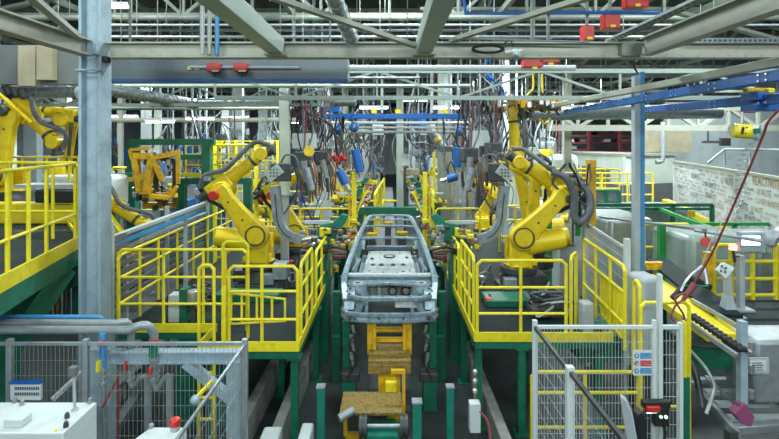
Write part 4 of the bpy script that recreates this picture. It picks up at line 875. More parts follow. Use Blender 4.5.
# ================= station tooling beside car =================
for s_, nm in ((-1, 'left'), (1, 'right')):
    def q(x, y, Y):
        p = px(x, y, Y)
        if s_ > 0: p.x = -p.x
        return p
    t = T('clamping_fixture', 'teal clamping fixture with many clamps on the %s of the car body' % nm, 'fixture', q(335, 250, 9))
    MB().prism([q(314, 243, 9.1), q(332, 243, 9.1), q(349, 216, 9.1), q(342, 214, 9.1), q(332, 223, 9.1), q(320, 225, 9.1)], (0, .12, 0)).build('plate', 'teal', t, .01)
    MB().box(q(322, 232, 9.0), (.08, .12, .16)).build('yellow_tab', 'yel', t, .01)
    MB().bx(*sorted((s_*1.15, s_*1.5)), 8.9, 9.4, .0, Z_(243, 9.1)).build('pedestal', 'grn', t)
    MB().bar(q(305, 222, 9.3), q(330, 222, 9.3), .06).build('cross_tube', 'white', t)
    for k in range(26):
        x = random.uniform(333, 358); y = 274-(x-325)*1.75+random.uniform(-16, 16); Y = 8.7+(275-y)*.035
        Y = max(8.5, Y)
        c = MB().box(q(x, y, Y), (random.uniform(.06, .14), .12, random.uniform(.05, .12)), random.random()).build('clamp', random.choice(['ora', 'yel', 'dkst', 'silver', 'copper', 'gun']), t, .01)
        MB().cyl(q(x, y, Y), q(x+random.uniform(-6, 6), y+random.uniform(-5, 3), Y-.1), .022, 8).build('clamp_cylinder', random.choice(['silver', 'blk', 'dkst', 'red']), c)
    for k in range(30):
        x = random.uniform(302, 346); y = random.uniform(232, 256)-(x-302)*.15; Y = random.uniform(8.7, 9.2)
        c = MB().box(q(x, y, Y), (random.uniform(.05, .13), .1, random.uniform(.04, .10)), random.random()).build('clamp', random.choice(['dkst', 'gun', 'dkst', 'silver', 'copper', 'blk', 'yel']), t, .008)
    for k in range(5): MB().tube(sm([q(310+k*3, 246+k*2, 8.8), q(322+k*3, 250, 8.7), q(334, 247+k*3, 8.6), q(346, 250+k*2, 8.5)]), .022, 6).build('hose', ('blk', 'copper', 'dkst', 'hosered', 'blk')[k], t)
    MB().bar(q(345, 221, 9.4), q(357, 221, 9.4), .07).box(q(346, 222, 9.3), (.14, .14, .2)).build('yellow_arm', 'yel', t, .01)
    t2 = T('fixture_mast', 'yellow upright mast with slanting stay on the %s behind the car body' % nm, 'mast', q(354, 240, 10.6))
    MB().bar(q(354, 172, 10.6), q(354, 250, 10.6), .10, .14).build('mast', 'yel', t2, .01); MB().bar(q(349.5, 176, 10.6), q(349.5, 250, 10.6), .05).build('side_strip', 'ora', t2)
    MB().bar(q(366, 192, 10.8), q(357, 212, 10.8), .04).build('stay', 'rail', t2)
    # car support posts under sills
    for k, Y in enumerate((8.3, 9.4, 10.6)):
        tag(MB().bx(s_*.92-.06, s_*.92+.06, Y, Y+.12, 0, 1.5-.05*k).bx(s_*.80-.1, s_*.80+.1, Y, Y+.1, 1.12, 1.2).build('support_post', 'grn'), ('green support post under the %s side of the car body, ' % nm)+('nearest the camera', 'middle one', 'rearmost')[k], 'support post')
for q, w in ((5.2, 'second'), (9.5, 'third')):
    for nm in ('left', 'right'):
        src = [o for o in bpy.data.objects if o.get('label', '').startswith('teal clamping fixture') and nm in o['label'] and not o.get('_far')][0]
        c = copy_tree(src); c['_far'] = 1; c.location.y += q; c.location.x *= 1.0; c['label'] = 'teal clamping fixture of the %s station back, %s of the aisle' % (w, nm)
    for sx, nm, g in ((1, 'left', 'grey weld gun hanging on cables right of the pale post'), (1, 'right', 'grey weld gun hanging on cables right of the aisle beside the white box')):
        src = [o for o in bpy.data.objects if o.get('label') == g][0]
        for k, w2 in enumerate(('inner', 'outer')):
            c = copy_tree(src); c.location.y += q+k; c.location.x += (-.2 if nm == 'left' else .2)+(-1.1*k if nm == 'left' else 1.1*k); c['label'] = '%s weld gun hanging at the %s station back, %s of the aisle' % (w2, w, nm)
# cross members beyond the car
t = T('green_crossbeam', 'dark green crossbeam on the line behind the car body', 'beam', px(390, 215, 13.5)); MB().bx(X_(355, 13.5), X_(432, 13.5), 13.4, 13.6, Z_(215, 13.5), Z_(207, 13.5)).build('beam', 'grn', t, .01)
for x in (360, 428): MB().bar(px(x, 215, 13.5), V((X_(x, 13.5), 13.5, 0)), .15).build('leg', 'grn', t)
for k, (x, Y) in enumerate(((380, 13.0), (408, 13.0), (372, 15.0), (402, 15.2), (388, 17))):
    t = T('body_support', ['left', 'right', 'left rear', 'right rear', 'far central'][k]+' yellow and grey body support seen through the empty roof', 'support', px(x, 245, Y))
    MB().box((X_(x, Y), Y, .6), (.22, .3, 1.2)).build('column', 'dkst', t, .01); MB().box((X_(x, Y), Y-.05, 1.22), (.34, .25, .1)).build('head', 'ora', t, .01); MB().cyl((X_(x, Y)-.2, Y, 1.1), (X_(x, Y)+.2, Y, 1.1), .05).build('cylinder', 'silver', t)
# ================= RIGHT SIDE =================
# cream office
t = T('office_block', 'cream walled office cabin with dark plinth and grey windows behind the robots', 'office', (9, 26, 0))
P0, P1, P2 = V((X_(570, 30), 30, 0)), V((X_(626, 24), 24, 0)), V((X_(675, 25.5), 25.5, 0))
H1 = 3.38
def wallseg(mb, a, b, z0, z1, off=0):
    d_ = (b-a).normalized(); n_ = V((d_.y, -d_.x, 0)); n_ = n_ if n_.dot(V((0, 0, 0))-a) > 0 else -n_; o_ = n_*off
    mb.prism([a+o_+V((0, 0, z0)), b+o_+V((0, 0, z0)), b+o_+V((0, 0, z1)), a+o_+V((0, 0, z1))], -n_*.2)
mb = MB(); wallseg(mb, P0, P1, 0, H1); wallseg(mb, P1, P2, 0, H1); mb.build('wall', 'cream', t)
mb = MB(); wallseg(mb, P0, P1, 0, 1.9, .03); wallseg(mb, P1, P2, 0, 1.95, .03); mb.build('plinth', 'dgpaint', t)
mb = MB(); mb.prism([P0+V((-.1, -.1, H1)), P1+V((0, -.2, H1)), P2+V((.1, -.1, H1)), P2+V((.1, 3, H1)), P0+V((-.1, 3, H1))], (0, 0, .12)); mb.build('roof', 'gird', t)
for q0, q1, z0, z1 in ((.10, .20, 1.8, 2.75), (.27, .36, 1.8, 2.7), (.52, .76, 1.3, 2.7)):
    mb = MB(); wallseg(mb, P0.lerp(P1, q0), P0.lerp(P1, q1), z0, z1, .06); mb.build('window', 'dgpaint', t)
tag(MB().bx(X_(640, 27), X_(692, 27), 27, 27.2, Z_(152, 27), Z_(128, 27)).build('tan_board', 'tan'), 'tan board standing on the office roof', 'board')
o = MB().bx(X_(665, 29), 26, 29, 29.2, 0, 6.5).build('wall_side', 'gwall'); S(o)
for i, (x, y) in enumerate(((662, 158), (713, 140))):
    t = T('wall_bracket', ['grey pipe with elbow fixed beside the office', 'dark bracket on the pale wall above the word panel'][i], 'pipe', px(x, y, 22))
    if i == 0: MB().tube(sm([px(663, 122, 22), px(663, 155, 22), px(661, 161, 22), px(656, 162, 22)]), .11, 10).build('pipe', 'gpipe', t); MB().bar(px(655, 157, 22), px(668, 157, 22), .08).build('bracket', 'dkst', t)
    else: MB().box(px(713, 142, 22), (1.0, .1, .12)).build('arm', 'dkst', t); MB().box(px(725, 142, 22), (.4, .2, .35)).build('box', 'blk', t); MB().bar(px(708, 142, 22), px(708, 128, 22), .06).build('post', 'dkst', t)
# mezzanine behind word panel
t = T('mezzanine_rail', 'pale grey handrail above the word panel', 'railing', px(720, 165, 19))
MB().tube([px(708, 163, 19), px(725, 149, 19), px(800, 150, 17)], .05, 8).build('handrail', 'lgrey', t); MB().tube([px(725, 149, 19), px(725, 165, 19)], .04, 8).tube([px(750, 149.5, 18.3), px(750, 166, 18.3)], .04, 8).build('post', 'lgrey', t)
# word panel
A = V((12.75, 21.6, 0)); B = V((8.6, 9.4, 0)); ZT, ZB = 3.2, 1.42
u = (B-A).normalized(); nrm = V((u.y, -u.x, 0)); nrm = nrm if nrm.y < 0 else -nrm
if nrm.x > 0: nrm = -nrm
t = T('word_panel', 'long pale panel printed with rows of French words in grey and tan', 'panel', (A.x, A.y, ZB))
MB().prism([A+V((0, 0, ZB)), B+V((0, 0, ZB)), B+V((0, 0, ZT)), A+V((0, 0, ZT))], -nrm*.05).build('board', mat('pale_board', (.60, .66, .64), .5, 0, .05, 1), t)
MB().bar(A+V((0, 0, ZT+.05))+nrm*.02, B+V((0, 0, ZT+.04))+nrm*.02, .12, .07).build('top_rail', 'gird', t)
MB().bar(A+V((0, 0, ZB-.12)), B+V((0, 0, ZB-.12)), .1, .22).build('yellow_skirt', 'yel', t)
MB().bar(A+V((0, 0, .6)), B+V((0, 0, .6)), .1, 1.2).build('lower_wall', 'dgpaint', t)
def on_panel(x, y):
    d = V(((x-389.5)/F, 1, (HZ-y)/F)); o = V((0, 0, CZ)); s_ = ((A-o).dot(nrm))/(d.dot(nrm)); p = o+d*s_; return p+nrm*.012
mdk = MB(); mtn = MB()
bigs = [('RENAULT', 696, 176.5, 1, .30), ('QUALITÉ', 727, 181.5, 1, .30), ('CONFORMITÉ', 709, 185, 1, .28), ('RÉACTIVITÉ', 766, 183, 0, .34), ('RENAULT', 711, 196.5, 1, .28), ('QUALITÉ', 694, 195, 1, .28), ('CONFORMITÉ', 767, 203.5, 0, .24), ('COÛTS', 742, 206, 1, .30), ('DURABILITÉ', 756, 205.5, 1, .2), ('QUALITÉ', 757, 210, 0, .22), ('RENAULT', 696, 208, 1, .28), ('SATISFACTION', 746, 213.5, 1, .2), ('QUALITÉ', 764, 193, 0, .24), ('CONFIANCE', 726, 186, 0, .2), ('RENAULT', 683, 172, 0, .26), ('DÉLAIS', 715, 192, 1, .22), ('QUALITÉ', 750, 218, 1, .2), ('RÉACTIVITÉ', 769, 222, 0, .30), ('RENAULT', 681, 187, 1, .26), ('CLIENT', 765, 187, 1, .2), ('RÉSEAU', 739, 192, 1, .2), ('COÛTS', 728, 202, 0, .26), ('CONFIANCE', 717, 172, 0, .26), ('RÉACTIVITÉ', 718, 206, 0, .24), ('RENAULT', 682, 200, 0, .26)]
occ = []
def putword(wd, x, y, dk, size):
    p = on_panel(x, y); hw = size*.30*len(wd)
    if p.z < ZB+.05 or p.z > ZT-.1: return
    uu = (p-A).dot(u)
    for (a_, z_, hw_, h_) in occ:
        if abs(a_-uu) < hw+hw_ and abs(z_-p.z) < (size+h_)*.36: return
    if uu-hw < .1 or uu+hw > (B-A).length: return
    occ.append((uu, p.z, hw, size)); text_mesh(wd, size, p, u, (0, 0, 1), out=mdk if dk else mtn, sx=.95)
for b in bigs: putword(*b)
wl = ['satisfaction', 'qualité', 'coûts', 'délais', 'projets', 'réseau', 'client', 'équipe', 'confiance', 'performance', 'écoute', 'sécurité', 'progrès', 'conformité', 'innovation', 'réactivité', 'durabilité']
Lp = (B-A).length
for row in range(13):
    z = ZT-.14-row*.128; uu = .12+random.random()*.3
    while uu < Lp-.6:
        wd = random.choice(wl).upper(); size = random.choice((.10, .12, .14)); hw = size*.30*len(wd)
        if any(abs(a_-uu-hw) < hw+hw_ and abs(z_-z) < (size+h_)*.40 for (a_, z_, hw_, h_) in occ): uu += .12; continue
        text_mesh(wd, size, A+u*(uu+hw)+V((0, 0, z))+nrm*.012, u, (0, 0, 1), out=mdk if random.random() < .55 else mtn, sx=.95)
        uu += 2*hw+random.uniform(.08, .35)
mdk.build('dark_lettering', 'text_dk', t); mtn.build('tan_lettering', 'text_tan', t)
# green rails, green frames and covered pallets in the right bay
def gframe(label, x0, x1, Y, y0, y1, m='grn', mids=(), w_=.1, cat='frame'):
    t = T('bay_gantry', label, cat, px(x0, y1, Y)); 
    MB().bar(px(x0, y0, Y), px(x1, y0, Y), w_).build('top_bar', m, t)
    for q in mids: MB().bar(px(x0, q, Y), px(x1, q, Y), w_*.8).build('cross_bar', m, t)
    n = max(2, int((x1-x0)/55)+1)
    for k in range(n+1):
        x = x0+(x1-x0)*k/n; MB().bar(px(x, y0, Y), V((X_(x, Y), Y, 0)), w_).build('post', m, t)
    return t
gframe('green rail frame across the bay in front of the office', 594, 712, 13.5, 205, 240, 'grn', (209,), .09)
gframe('green frame with long rail right of the rack upright', 640, 782, 12, 224, 262, 'lgrn', (), .08)
tag(MB().bar(px(655, 207, 14), px(690, 221, 11), .08).bar(px(690, 221, 11), px(790, 256, 8.6), .09).build('green_handrail', 'lgrn'), 'bright green rail sloping down under the word panel', 'rail')
tag(MB().bar(px(665, 202, 16), px(692, 214, 14.5), .2).build('yellow_beam', 'yel'), 'yellow beam at the left foot of the word panel', 'beam')
def shrouded(label, x0, x1, y0, y1, Y, d=1.3, m='lgrey'):
    t = T('covered_crate', label, 'crate', px(x0, y1, Y)); z1 = Z_(y0, Y); 
    MB().bx(X_(x0, Y), X_(x1, Y), Y, Y+d, .1, z1).build('cover', m, t, .12)
    MB().bx(X_(x0, Y), X_(x1, Y), Y, Y+d, 0, .1).build('pallet', 'dkst', t)
shrouded('pale covered stack beyond the green rails in the right bay', 608, 655, 218, 262, 11, 1.6, 'galv')
shrouded('long pale covered trolley top behind the rack upright', 612, 690, 208, 222, 13.8, 1.5, 'galv')
shrouded('big rounded grey-green covered stack behind the screen', 690, 755, 236, 300, 9.2, 1.4, mat('shrink_wrap', (.26, .34, .31), .3, 0, .15, 3))
shrouded('pale covered block behind the yellow fence at far right', 756, 800, 236, 262, 10.2, 1, 'galv')
shrouded('white car panel stack behind the right hand robots', 536, 562, 206, 240, 11.6, 1.2, 'white')
# racks on right far
t = T('roof_panel_rack', 'grey rack of metal parts in front of the office', 'rack', px(600, 200, 15)); MB().bx(X_(594, 15), X_(618, 15), 15, 15.6, Z_(201, 15), Z_(192, 15)).build('parts_tray', 'galv', t); MB().bar(px(594, 191, 15), px(619, 191, 15), .08).bar(px(594, 203, 15), px(619, 203, 15), .08).build('rail', 'grn', t)
for x in (594, 606, 619): MB().bar(px(x, 191, 15), V((X_(x, 15), 15, 0)), .1).build('post', 'grn', t)
railing('yellow railing in the right bay between rack upright and green post', [(X_(640, 10.5), 10.5), (X_(690, 10.5), 10.5)], z=1.3, posts=[[.08, .33, .5, .8]], mids=(.1, .5), h=1.0, r=.035)
railing('yellow railing in the bay at the far right behind the screen', [(X_(714, 7.5), 7.5), (X_(800, 7.5), 7.5)], z=1.64, h=.85, posts=[[.2, .45, .72]], mids=(.08, .38, .7), r=.035)
for k, (x, Y) in enumerate(((663, 10), )):
    tag(MB().bx(X_(x, Y)-.06, X_(x, Y)+.06, Y, Y+.12, 0, Z_(224, Y)).build('green_post', 'lgrn'), 'bright green post between the yellow railings of the right bay', 'post')
tag(MB().bx(X_(548, 10.8), X_(552, 10.8), 10.8, 10.9, 0, Z_(208, 10.8)).build('green_post', 'lgrn'), 'bright green slim post behind the bent right robot', 'post')
tag(MB().bar(px(578, 212, 8.8), px(578, 236, 8.8), .07).build('green_post', 'lgrn'), 'short bright green stay right of the bent robot', 'post')
# conveyor belt with yellow side
t = T('belt_conveyor', 'inclined conveyor with black belt and broad yellow side on the right', 'conveyor', px(700, 320, 6))
a0, a1 = px(652, 262, 8.6), px(790, 338, 5.3)
def strip(name, m, p, q_, w_, th, off=(0, 0)): return MB().bar(p, q_, w_, th, None, off).build(name, m, t)
strip('belt', 'deck', px(657, 260, 8.8), px(728, 316, 6.5), .38, .05)
strip('yellow_side', 'yel', px(639, 277, 8.3), px(728, 338, 6.0), .5, .10)
strip('grey_rail', 'gpipe', px(692, 300, 7.0), px(746, 331, 5.9), .04, .05)
for q_ in (.2, .5):
    p = px(648, 276, 8.3).lerp(px(740, 336, 5.9), q_); MB().bar(p, V((p.x, p.y, 0)), .1).build('leg', 'grn', t)
t = T('roller_track', 'black roller chain track beside the yellow conveyor side', 'conveyor', px(700, 330, 5.6))
p, q_ = px(690, 318, 6.0), px(744, 355, 5.3); MB().bar(p, q_, .04, .05, None, (.1, 0)).build('rail', 'gpipe', t); MB().bar(p, q_, .04, .05, None, (-.1, 0)).build('rail', 'gpipe', t)
for k in range(12):
    c = p.lerp(q_, (k+.5)/12)+V((0, 0, .045)); MB().cyl(c-V((.05, 0, 0)), c+V((.05, 0, 0)), .03, 10).build('roller', 'blk', t)
t = T('green_side_panel', 'dark green conveyor side panel low on the right', 'panel', px(720, 370, 5.6)); MB().prism([px(684, 347, 6.3), px(745, 352, 6.1), px(745, 371, 6.1), px(684, 368, 6.3)], (0, .05, 0)).build('panel', 'grn', t); MB().prism([px(684, 338, 6.4), px(745, 340, 6.2), px(745, 352, 6.2), px(684, 347, 6.4)], (0, .06, 0)).build('upper_lip', 'dgpaint', t)
tag(MB().prism([(X_(712, 7.7), 7.7, 1.6), (X_(860, 7.7), 7.7, 1.6), (X_(860, 6.2), 6.1, 1.6), (X_(748, 6.1), 6.1, 1.6)], (0, 0, .04)).build('dark_green_platform', 'deck'), 'dark green flat platform under the control screens at right', 'platform')
for lab, x, Y, y1, y0 in (('orange-yellow post at the end of the conveyor', 708, 7.4, 306, 252), ):
    t = T('yellow_post', lab, 'post', px(x, y1, Y)); MB().bar(px(x, y0, Y), px(x, y1, Y), .11).build('shaft', 'ora', t); MB().bar(px(x, y1, Y), px(x, y1+1.5, Y), .2).build('foot_plate', 'rail', t)
# monitor
t = T('control_monitor', 'control terminal with lit white screen on a pale grey pole', 'monitor', px(743, 310, 7))
MB().bx(X_(740, 7), X_(745.5, 7), 7.0, 7.1, 1.65, Z_(256, 7)).build('pole', 'lgrey', t, .01); MB().box((X_(743, 7), 7.05, 1.655), (.25, .25, .03)).build('foot', 'lgrey', t)
hs = MB().box(px(751, 242, 6.95), (.36, .12, .31)).build('housing', 'lgrey', t, .02)
MB().box(px(751, 240, 6.88), (.31, .01, .19)).build('bezel', 'steel', t); MB().box(px(751, 240.5, 6.868), (.26, .01, .135)).build('screen', 'screen', t)
mb = MB()
for k in range(7): mb.cyl(px(742+k*3, 252, 6.89), px(742+k*3, 252, 6.87), .008, 8)
mb.build('button_row', 'dkst', t)
t = T('signal_beacon', 'glowing pink-white beacon beside the screen', 'beacon', px(733, 252, 7)); MB().cyl(px(733, 250, 7), px(733, 245, 7), .055).build('lamp', 'redlamp', t); MB().bar(px(733, 250, 7), px(735, 262, 7.05), .03).build('bracket', 'dkst', t); MB().bar(px(733, 256, 7.02), px(741, 256, 7.02), .02).build('arm', 'dkst', t)
t = T('pedestal_console', 'tilted white button console on a pale pedestal', 'control console', px(726, 310, 6.7))
MB().bar(px(727, 270, 6.7), px(727.5, 300, 6.7), .07, .07).bar(px(727.5, 296, 6.7), px(728, 311, 6.7), .09, .09, None, (0, 0), .16, .16).build('pedestal', 'lgrey', t)
MB().box(px(728, 315, 6.7), (.34, .26, .02)).build('foot', 'lgrey', t)
c = [px(717, 270, 6.62), px(724, 262, 6.72), px(735, 268, 6.68), px(726, 279, 6.56)]
MB().prism(c, (.03, .1, -.03)).build('console_box', 'white', t, .004)
mb = MB()
for (x, y) in ((722, 266), (726, 268), (721, 271), (725, 272)): mb.cyl(px(x, y, 6.60), px(x, y, 6.66), .014, 8)
mb.build('push_button', 'blk', t)
t = T('red_reel', 'round red cable reel hanging from a grey bar at right', 'reel', px(707, 248, 6.6)); MB().cyl(px(706, 242, 6.65), px(706, 242, 6.55), .07, 18).build('drum', 'red', t, .01); MB().tube([px(706, 238, 6.6), px(705, 232, 6.6)], .012, 6).build('hook', 'dkst', t)
tag(MB().tube([px(600, 217, 9.0), px(706, 230, 6.8)], .022, 8).build('grey_bar', 'gpipe'), 'upper grey bar slanting across the right bay', 'bar'); tag(MB().tube([px(694, 230, 6.9), px(762, 241, 6.6)], .025, 8).build('grey_bar', 'gpipe'), 'lower grey bar slanting in front of the lit screen', 'bar')
t = T('fender_part', 'grey moulded part held at the right edge of the picture', 'part', px(775, 245, 6)); MB().tube(sm([px(770, 252, 6), px(771, 240, 6), px(778, 233, 6), px(790, 230, 6)]), [.03]*3+[.07]*10+[.09]*3, 8).build('shell', 'gpipe', t)
# yellow drum balancer + coil hose + red hose
t = T('tool_balancer', 'yellow drum balancer with black stripes hanging at the upper right', 'balancer', px(747, 131, 5))
MB().cyl(px(733, 130.5, 5), px(752, 132, 4.95), .075, 22).build('drum', 'rail', t, .01)
MB().cyl(px(752, 132, 4.95), px(760, 132, 4.9), .07, 22, .08).build('end_cap', 'white', t, .008); MB().ring(px(733, 130.5, 5), (1, 0, 0), .05, .028, .01).build('end_ring', 'silver', t)
mb = MB()
for k in range(2): mb.bar(px(742+k*3.5, 134, 4.91), px(743.5+k*3.5, 127, 4.91), .022, .01, (0, 1, 0))
mb.build('stripe', 'blk', t); MB().tube([px(742, 124, 5), px(742, 112, 5)], .014, 6).build('hook', 'silver', t); MB().box(px(757, 131, 4.86), (.05, .03, .05)).build('green_label', 'grn', t)
MB().tube([px(742, 112, 5), px(755, 112, 5)], .01, 6).build('chain', 'hosered', t)
pts = []
a, b = px(762, 133, 4.95), px(722, 222, 5.6)
for k in range(230):
    q_ = k/229; p = a.lerp(b, q_); d = (b-a).normalized(); s1 = V((d.z, 0, -d.x)); an = q_*2*math.pi*19; rr = .026+.016*math.sin(q_*3)
    pts.append(p+s1*rr*math.cos(an)+V((0, 1, 0))*rr*math.sin(an)+V((-.08*math.sin(q_*6), 0, 0)))
pts += sm([pts[-1], px(715, 235, 5.7), px(709, 246, 5.8), px(703, 262, 5.9), px(700, 270, 6)], 5)[1:]
tag(MB().tube(pts, .0065, 6).build('coiled_hose', 'white'), 'white coiled air hose hanging from the yellow balancer', 'hose')
tag(MB().tube(sm([px(779, 110, 4.7), px(768, 122, 4.8), px(762, 138, 4.9), px(738, 195, 5.2), px(716, 245, 5.5), px(700, 274, 5.7), px(682, 300, 5.8)]), .012, 8).build('red_hose', 'hosered'), 'straight dull red hose slanting down from the yellow balancer', 'hose')
t = T('pistol_screwdriver', 'dull red handheld tool hanging at the end of the red hose', 'tool', px(690, 300, 5.7))
MB().cyl(px(695, 284, 5.7), px(683, 300, 5.7), .04, 12, .022).build('handle', 'hosered', t); MB().tube(sm([px(683, 300, 5.7), px(676, 305, 5.7), px(671, 318, 5.7), px(680, 322, 5.7), px(684, 316, 5.7), px(675, 298, 5.7), px(690, 292, 5.7)]), .012, 6).build('cable_loop', 'hosered', t)
t = T('spot_weld_gun', 'black hand weld gun with silver fittings hanging beside the conveyor', 'welding gun', px(695, 285, 6))
MB().bar(px(672, 299, 6), px(692, 278, 6), .06).build('arm', 'blk', t, .01); MB().bar(px(692, 278, 6), px(710, 288, 6), .10, .08).build('body', 'blk', t, .02)
MB().tube(sm([px(681, 291, 5.9), px(688, 278, 5.9), px(697, 270, 5.9), px(702, 266, 5.9)]), .014, 6).build('frame_bar', 'silver', t); MB().cyl(px(704, 268, 6), px(707, 284, 5.95), .03).build('cylinder', 'silver', t); MB().tube([px(686, 286, 5.88), px(708, 286, 5.88)], .012, 6).build('handle', 'teal', t)
t = T('grey_cabinet', 'rounded pale grey cabinet beside the sloping railing', 'cabinet', px(655, 325, 6.2))
MB().bx(X_(641, 6.3), X_(662, 6.3), 6.3, 6.7, 1.0, Z_(278, 6.3)).build('body', 'lgrey', t, .06); MB().bx(X_(641, 6.3), X_(662, 6.3), 6.32, 6.68, 0, 1.0).build('plinth', 'dkst', t)
t = T('yellow_clamp', 'small yellow clamp head above the grey cabinet', 'clamp', px(652, 268, 8)); mb = MB()
for k in range(7): mb.box(px(644+k*2.5, 264+(k % 2)*3, 7.9), (.1, .12, .07), k*.4)
mb.build('jaw_cluster', 'ora', t, .01)
# dark grid wall panel inside the right robot cell: controller boxes on deck
for i, (x, y, Y, d, m, lab) in enumerate(((586, 304, 7.0, (.16, .2, .42), 'lgrey', 'small grey box at the right end of the right platform'), (545, 278, 7.6, (.5, .3, .16), 'dkst', 'dark cable box on the right platform floor'), (510, 300, 8.2, (.9, .5, .12), 'grn', 'low green plinth on the right platform'))):
    b = px(x, y, Y); tag(MB().box((b.x, Y, DZ+.005+d[2]/2), d).build('deck_box', m, None, .02), lab, 'box')
t = T('robot_dressing', 'tangle of cables and valves at the foot of the bent right robot', 'cables', px(550, 285, 8))
for k in range(12):
    p = [V((random.uniform(2.2, 3.0), random.uniform(7.3, 8.2), DZ+random.uniform(.03, .35))) for _ in range(4)]; MB().tube(sm(p), .018, 6).build('cable', random.choice(['blk', 'dgrey', 'lgrey', 'blk']), t)
t = T('robot_dressing', 'tangle of cables and valves at the foot of the left robot', 'cables', px(210, 300, 8))
for k in range(12):
    p = [V((random.uniform(-3.6, -2.9), random.uniform(7.3, 8.4), DZ+random.uniform(.03, .35))) for _ in range(4)]; MB().tube(sm(p), .018, 6).build('cable', random.choice(['blk', 'dgrey', 'lgrey', 'blk']), t)
t = T('valve_cabinet', 'white and green valve cabinet on the left platform behind the railing', 'cabinet', px(180, 320, 7.3))
MB().bx(X_(168, 7.3), X_(179, 7.3), 7.3, 7.5, DZ+.003, DZ+.42).build('box', 'white', t, .01); MB().bx(X_(179, 7.3), X_(186, 7.3), 7.3, 7.5, DZ+.003, DZ+.5).build('green_side', 'grn', t); MB().cyl((X_(193, 7.3), 7.3, DZ+.3), (X_(193, 7.3), 7.3, DZ+.5), .09).build('filter', 'silver', t, .02); MB().bar((X_(193, 7.3), 7.3, DZ), (X_(193, 7.3), 7.3, DZ+.3), .05).build('stand', 'dkst', t)
t = T('grey_servo_box', 'dark grey servo box behind the safety gate on the left platform', 'box', px(282, 262, 8.5)); MB().box((X_(281, 9), 9, DZ+.35), (.26, .3, .3)).build('box', 'gun', t, .02); MB().bar((X_(281, 9), 9, DZ), (X_(281, 9), 9, DZ+.2), .1).build('stand', 'dkst', t)
t = T('green_step', 'low green step across the left platform below the robot', 'step', (-2.6, 8.3, DZ)); MB().bx(-3.0, -1.9, 8.2, 8.6, DZ+.004, DZ+.14).build('body', 'grn', t, .01)
# ================= FOREGROUND FENCES =================
def fence_post(parent, x, y, z, m, w_=.06): MB().bx(x-w_/2, x+w_/2, y-w_/2, y+w_/2, 0, z).build('post', m, parent, .004)
FY = 5.45; FX = 1.65
t = T('mesh_fence', 'white mesh fence panel facing the camera at lower right with a safety sign', 'fence', (FX, FY, 0))
xr = X_(654, FY)
mesh_panel(t, (FX, FY), (xr, FY), .1, 2.0, 'lgrey', .036, .16, .0019)
MB().bar((FX, FY, 2.0), (xr, FY, 2.0), .035).bar((FX, FY, .1), (xr, FY, .1), .035).build('top_rail', 'white', t)
fence_post(t, xr+.0, FY, 2.08, 'white', .04); fence_post(t, FX, FY, 2.08, 'white', .05)
tag(MB().bx(X_(580, 6.85), X_(640, 6.85), 6.85, 7.5, .95, 1.33).build('green_step_block', 'grn', None, .01), 'green step block seen through the white mesh fence beside the right platform', 'step')
# hinge rail
t = T('mesh_gate', 'narrow white mesh gate with a black lock right of the sign', 'gate', (X_(660, FY), FY, 0))
xa, xb = X_(659.5, FY), X_(680, FY)
mesh_panel(t, (xa, FY), (xb, FY), .1, 2.0, 'lgrey', .035, .15, .0019)
MB().bx(xa-.02, xa+.02, FY-.03, FY+.03, 0, 2.6).bx(xb-.02, xb+.02, FY-.03, FY+.03, 0, 2.05).bar((xa, FY, 2.0), (xb, FY, 2.0), .04).bar((xa, FY, .1), (xb, FY, .1), .04).build('frame', 'white', t)
t = T('mesh_fence', 'white mesh fence running towards the camera with a dark sloping top rail', 'fence', (FX, 4, 0))
mesh_panel(t, (FX, FY-.05), (FX, 4.42), .1, 1.98, 'lgrey', .06, .16, .0016); mesh_panel(t, (FX, 4.36), (FX, 3.0), .1, 1.98, 'lgrey', .06, .16, .0014)
MB().bar((FX, FY, 2.0), (FX, 3.0, 2.0), .035).build('top_rail', 'dkst', t); fence_post(t, FX, 4.39, 2.05, 'white', .07)
tag(MB().bx(X_(684, 5.6), X_(687, 5.6), 5.6, 5.66, 1.35, 2.0).build('yellow_post', 'rail'), 'yellow post top right of the narrow mesh gate', 'post'); tag(MB().bx(X_(684, 5.6), X_(690, 5.6), 5.6, 5.66, 0, 1.35).build('green_post', 'grn'), 'dark green post below the yellow one right of the mesh gate', 'post')
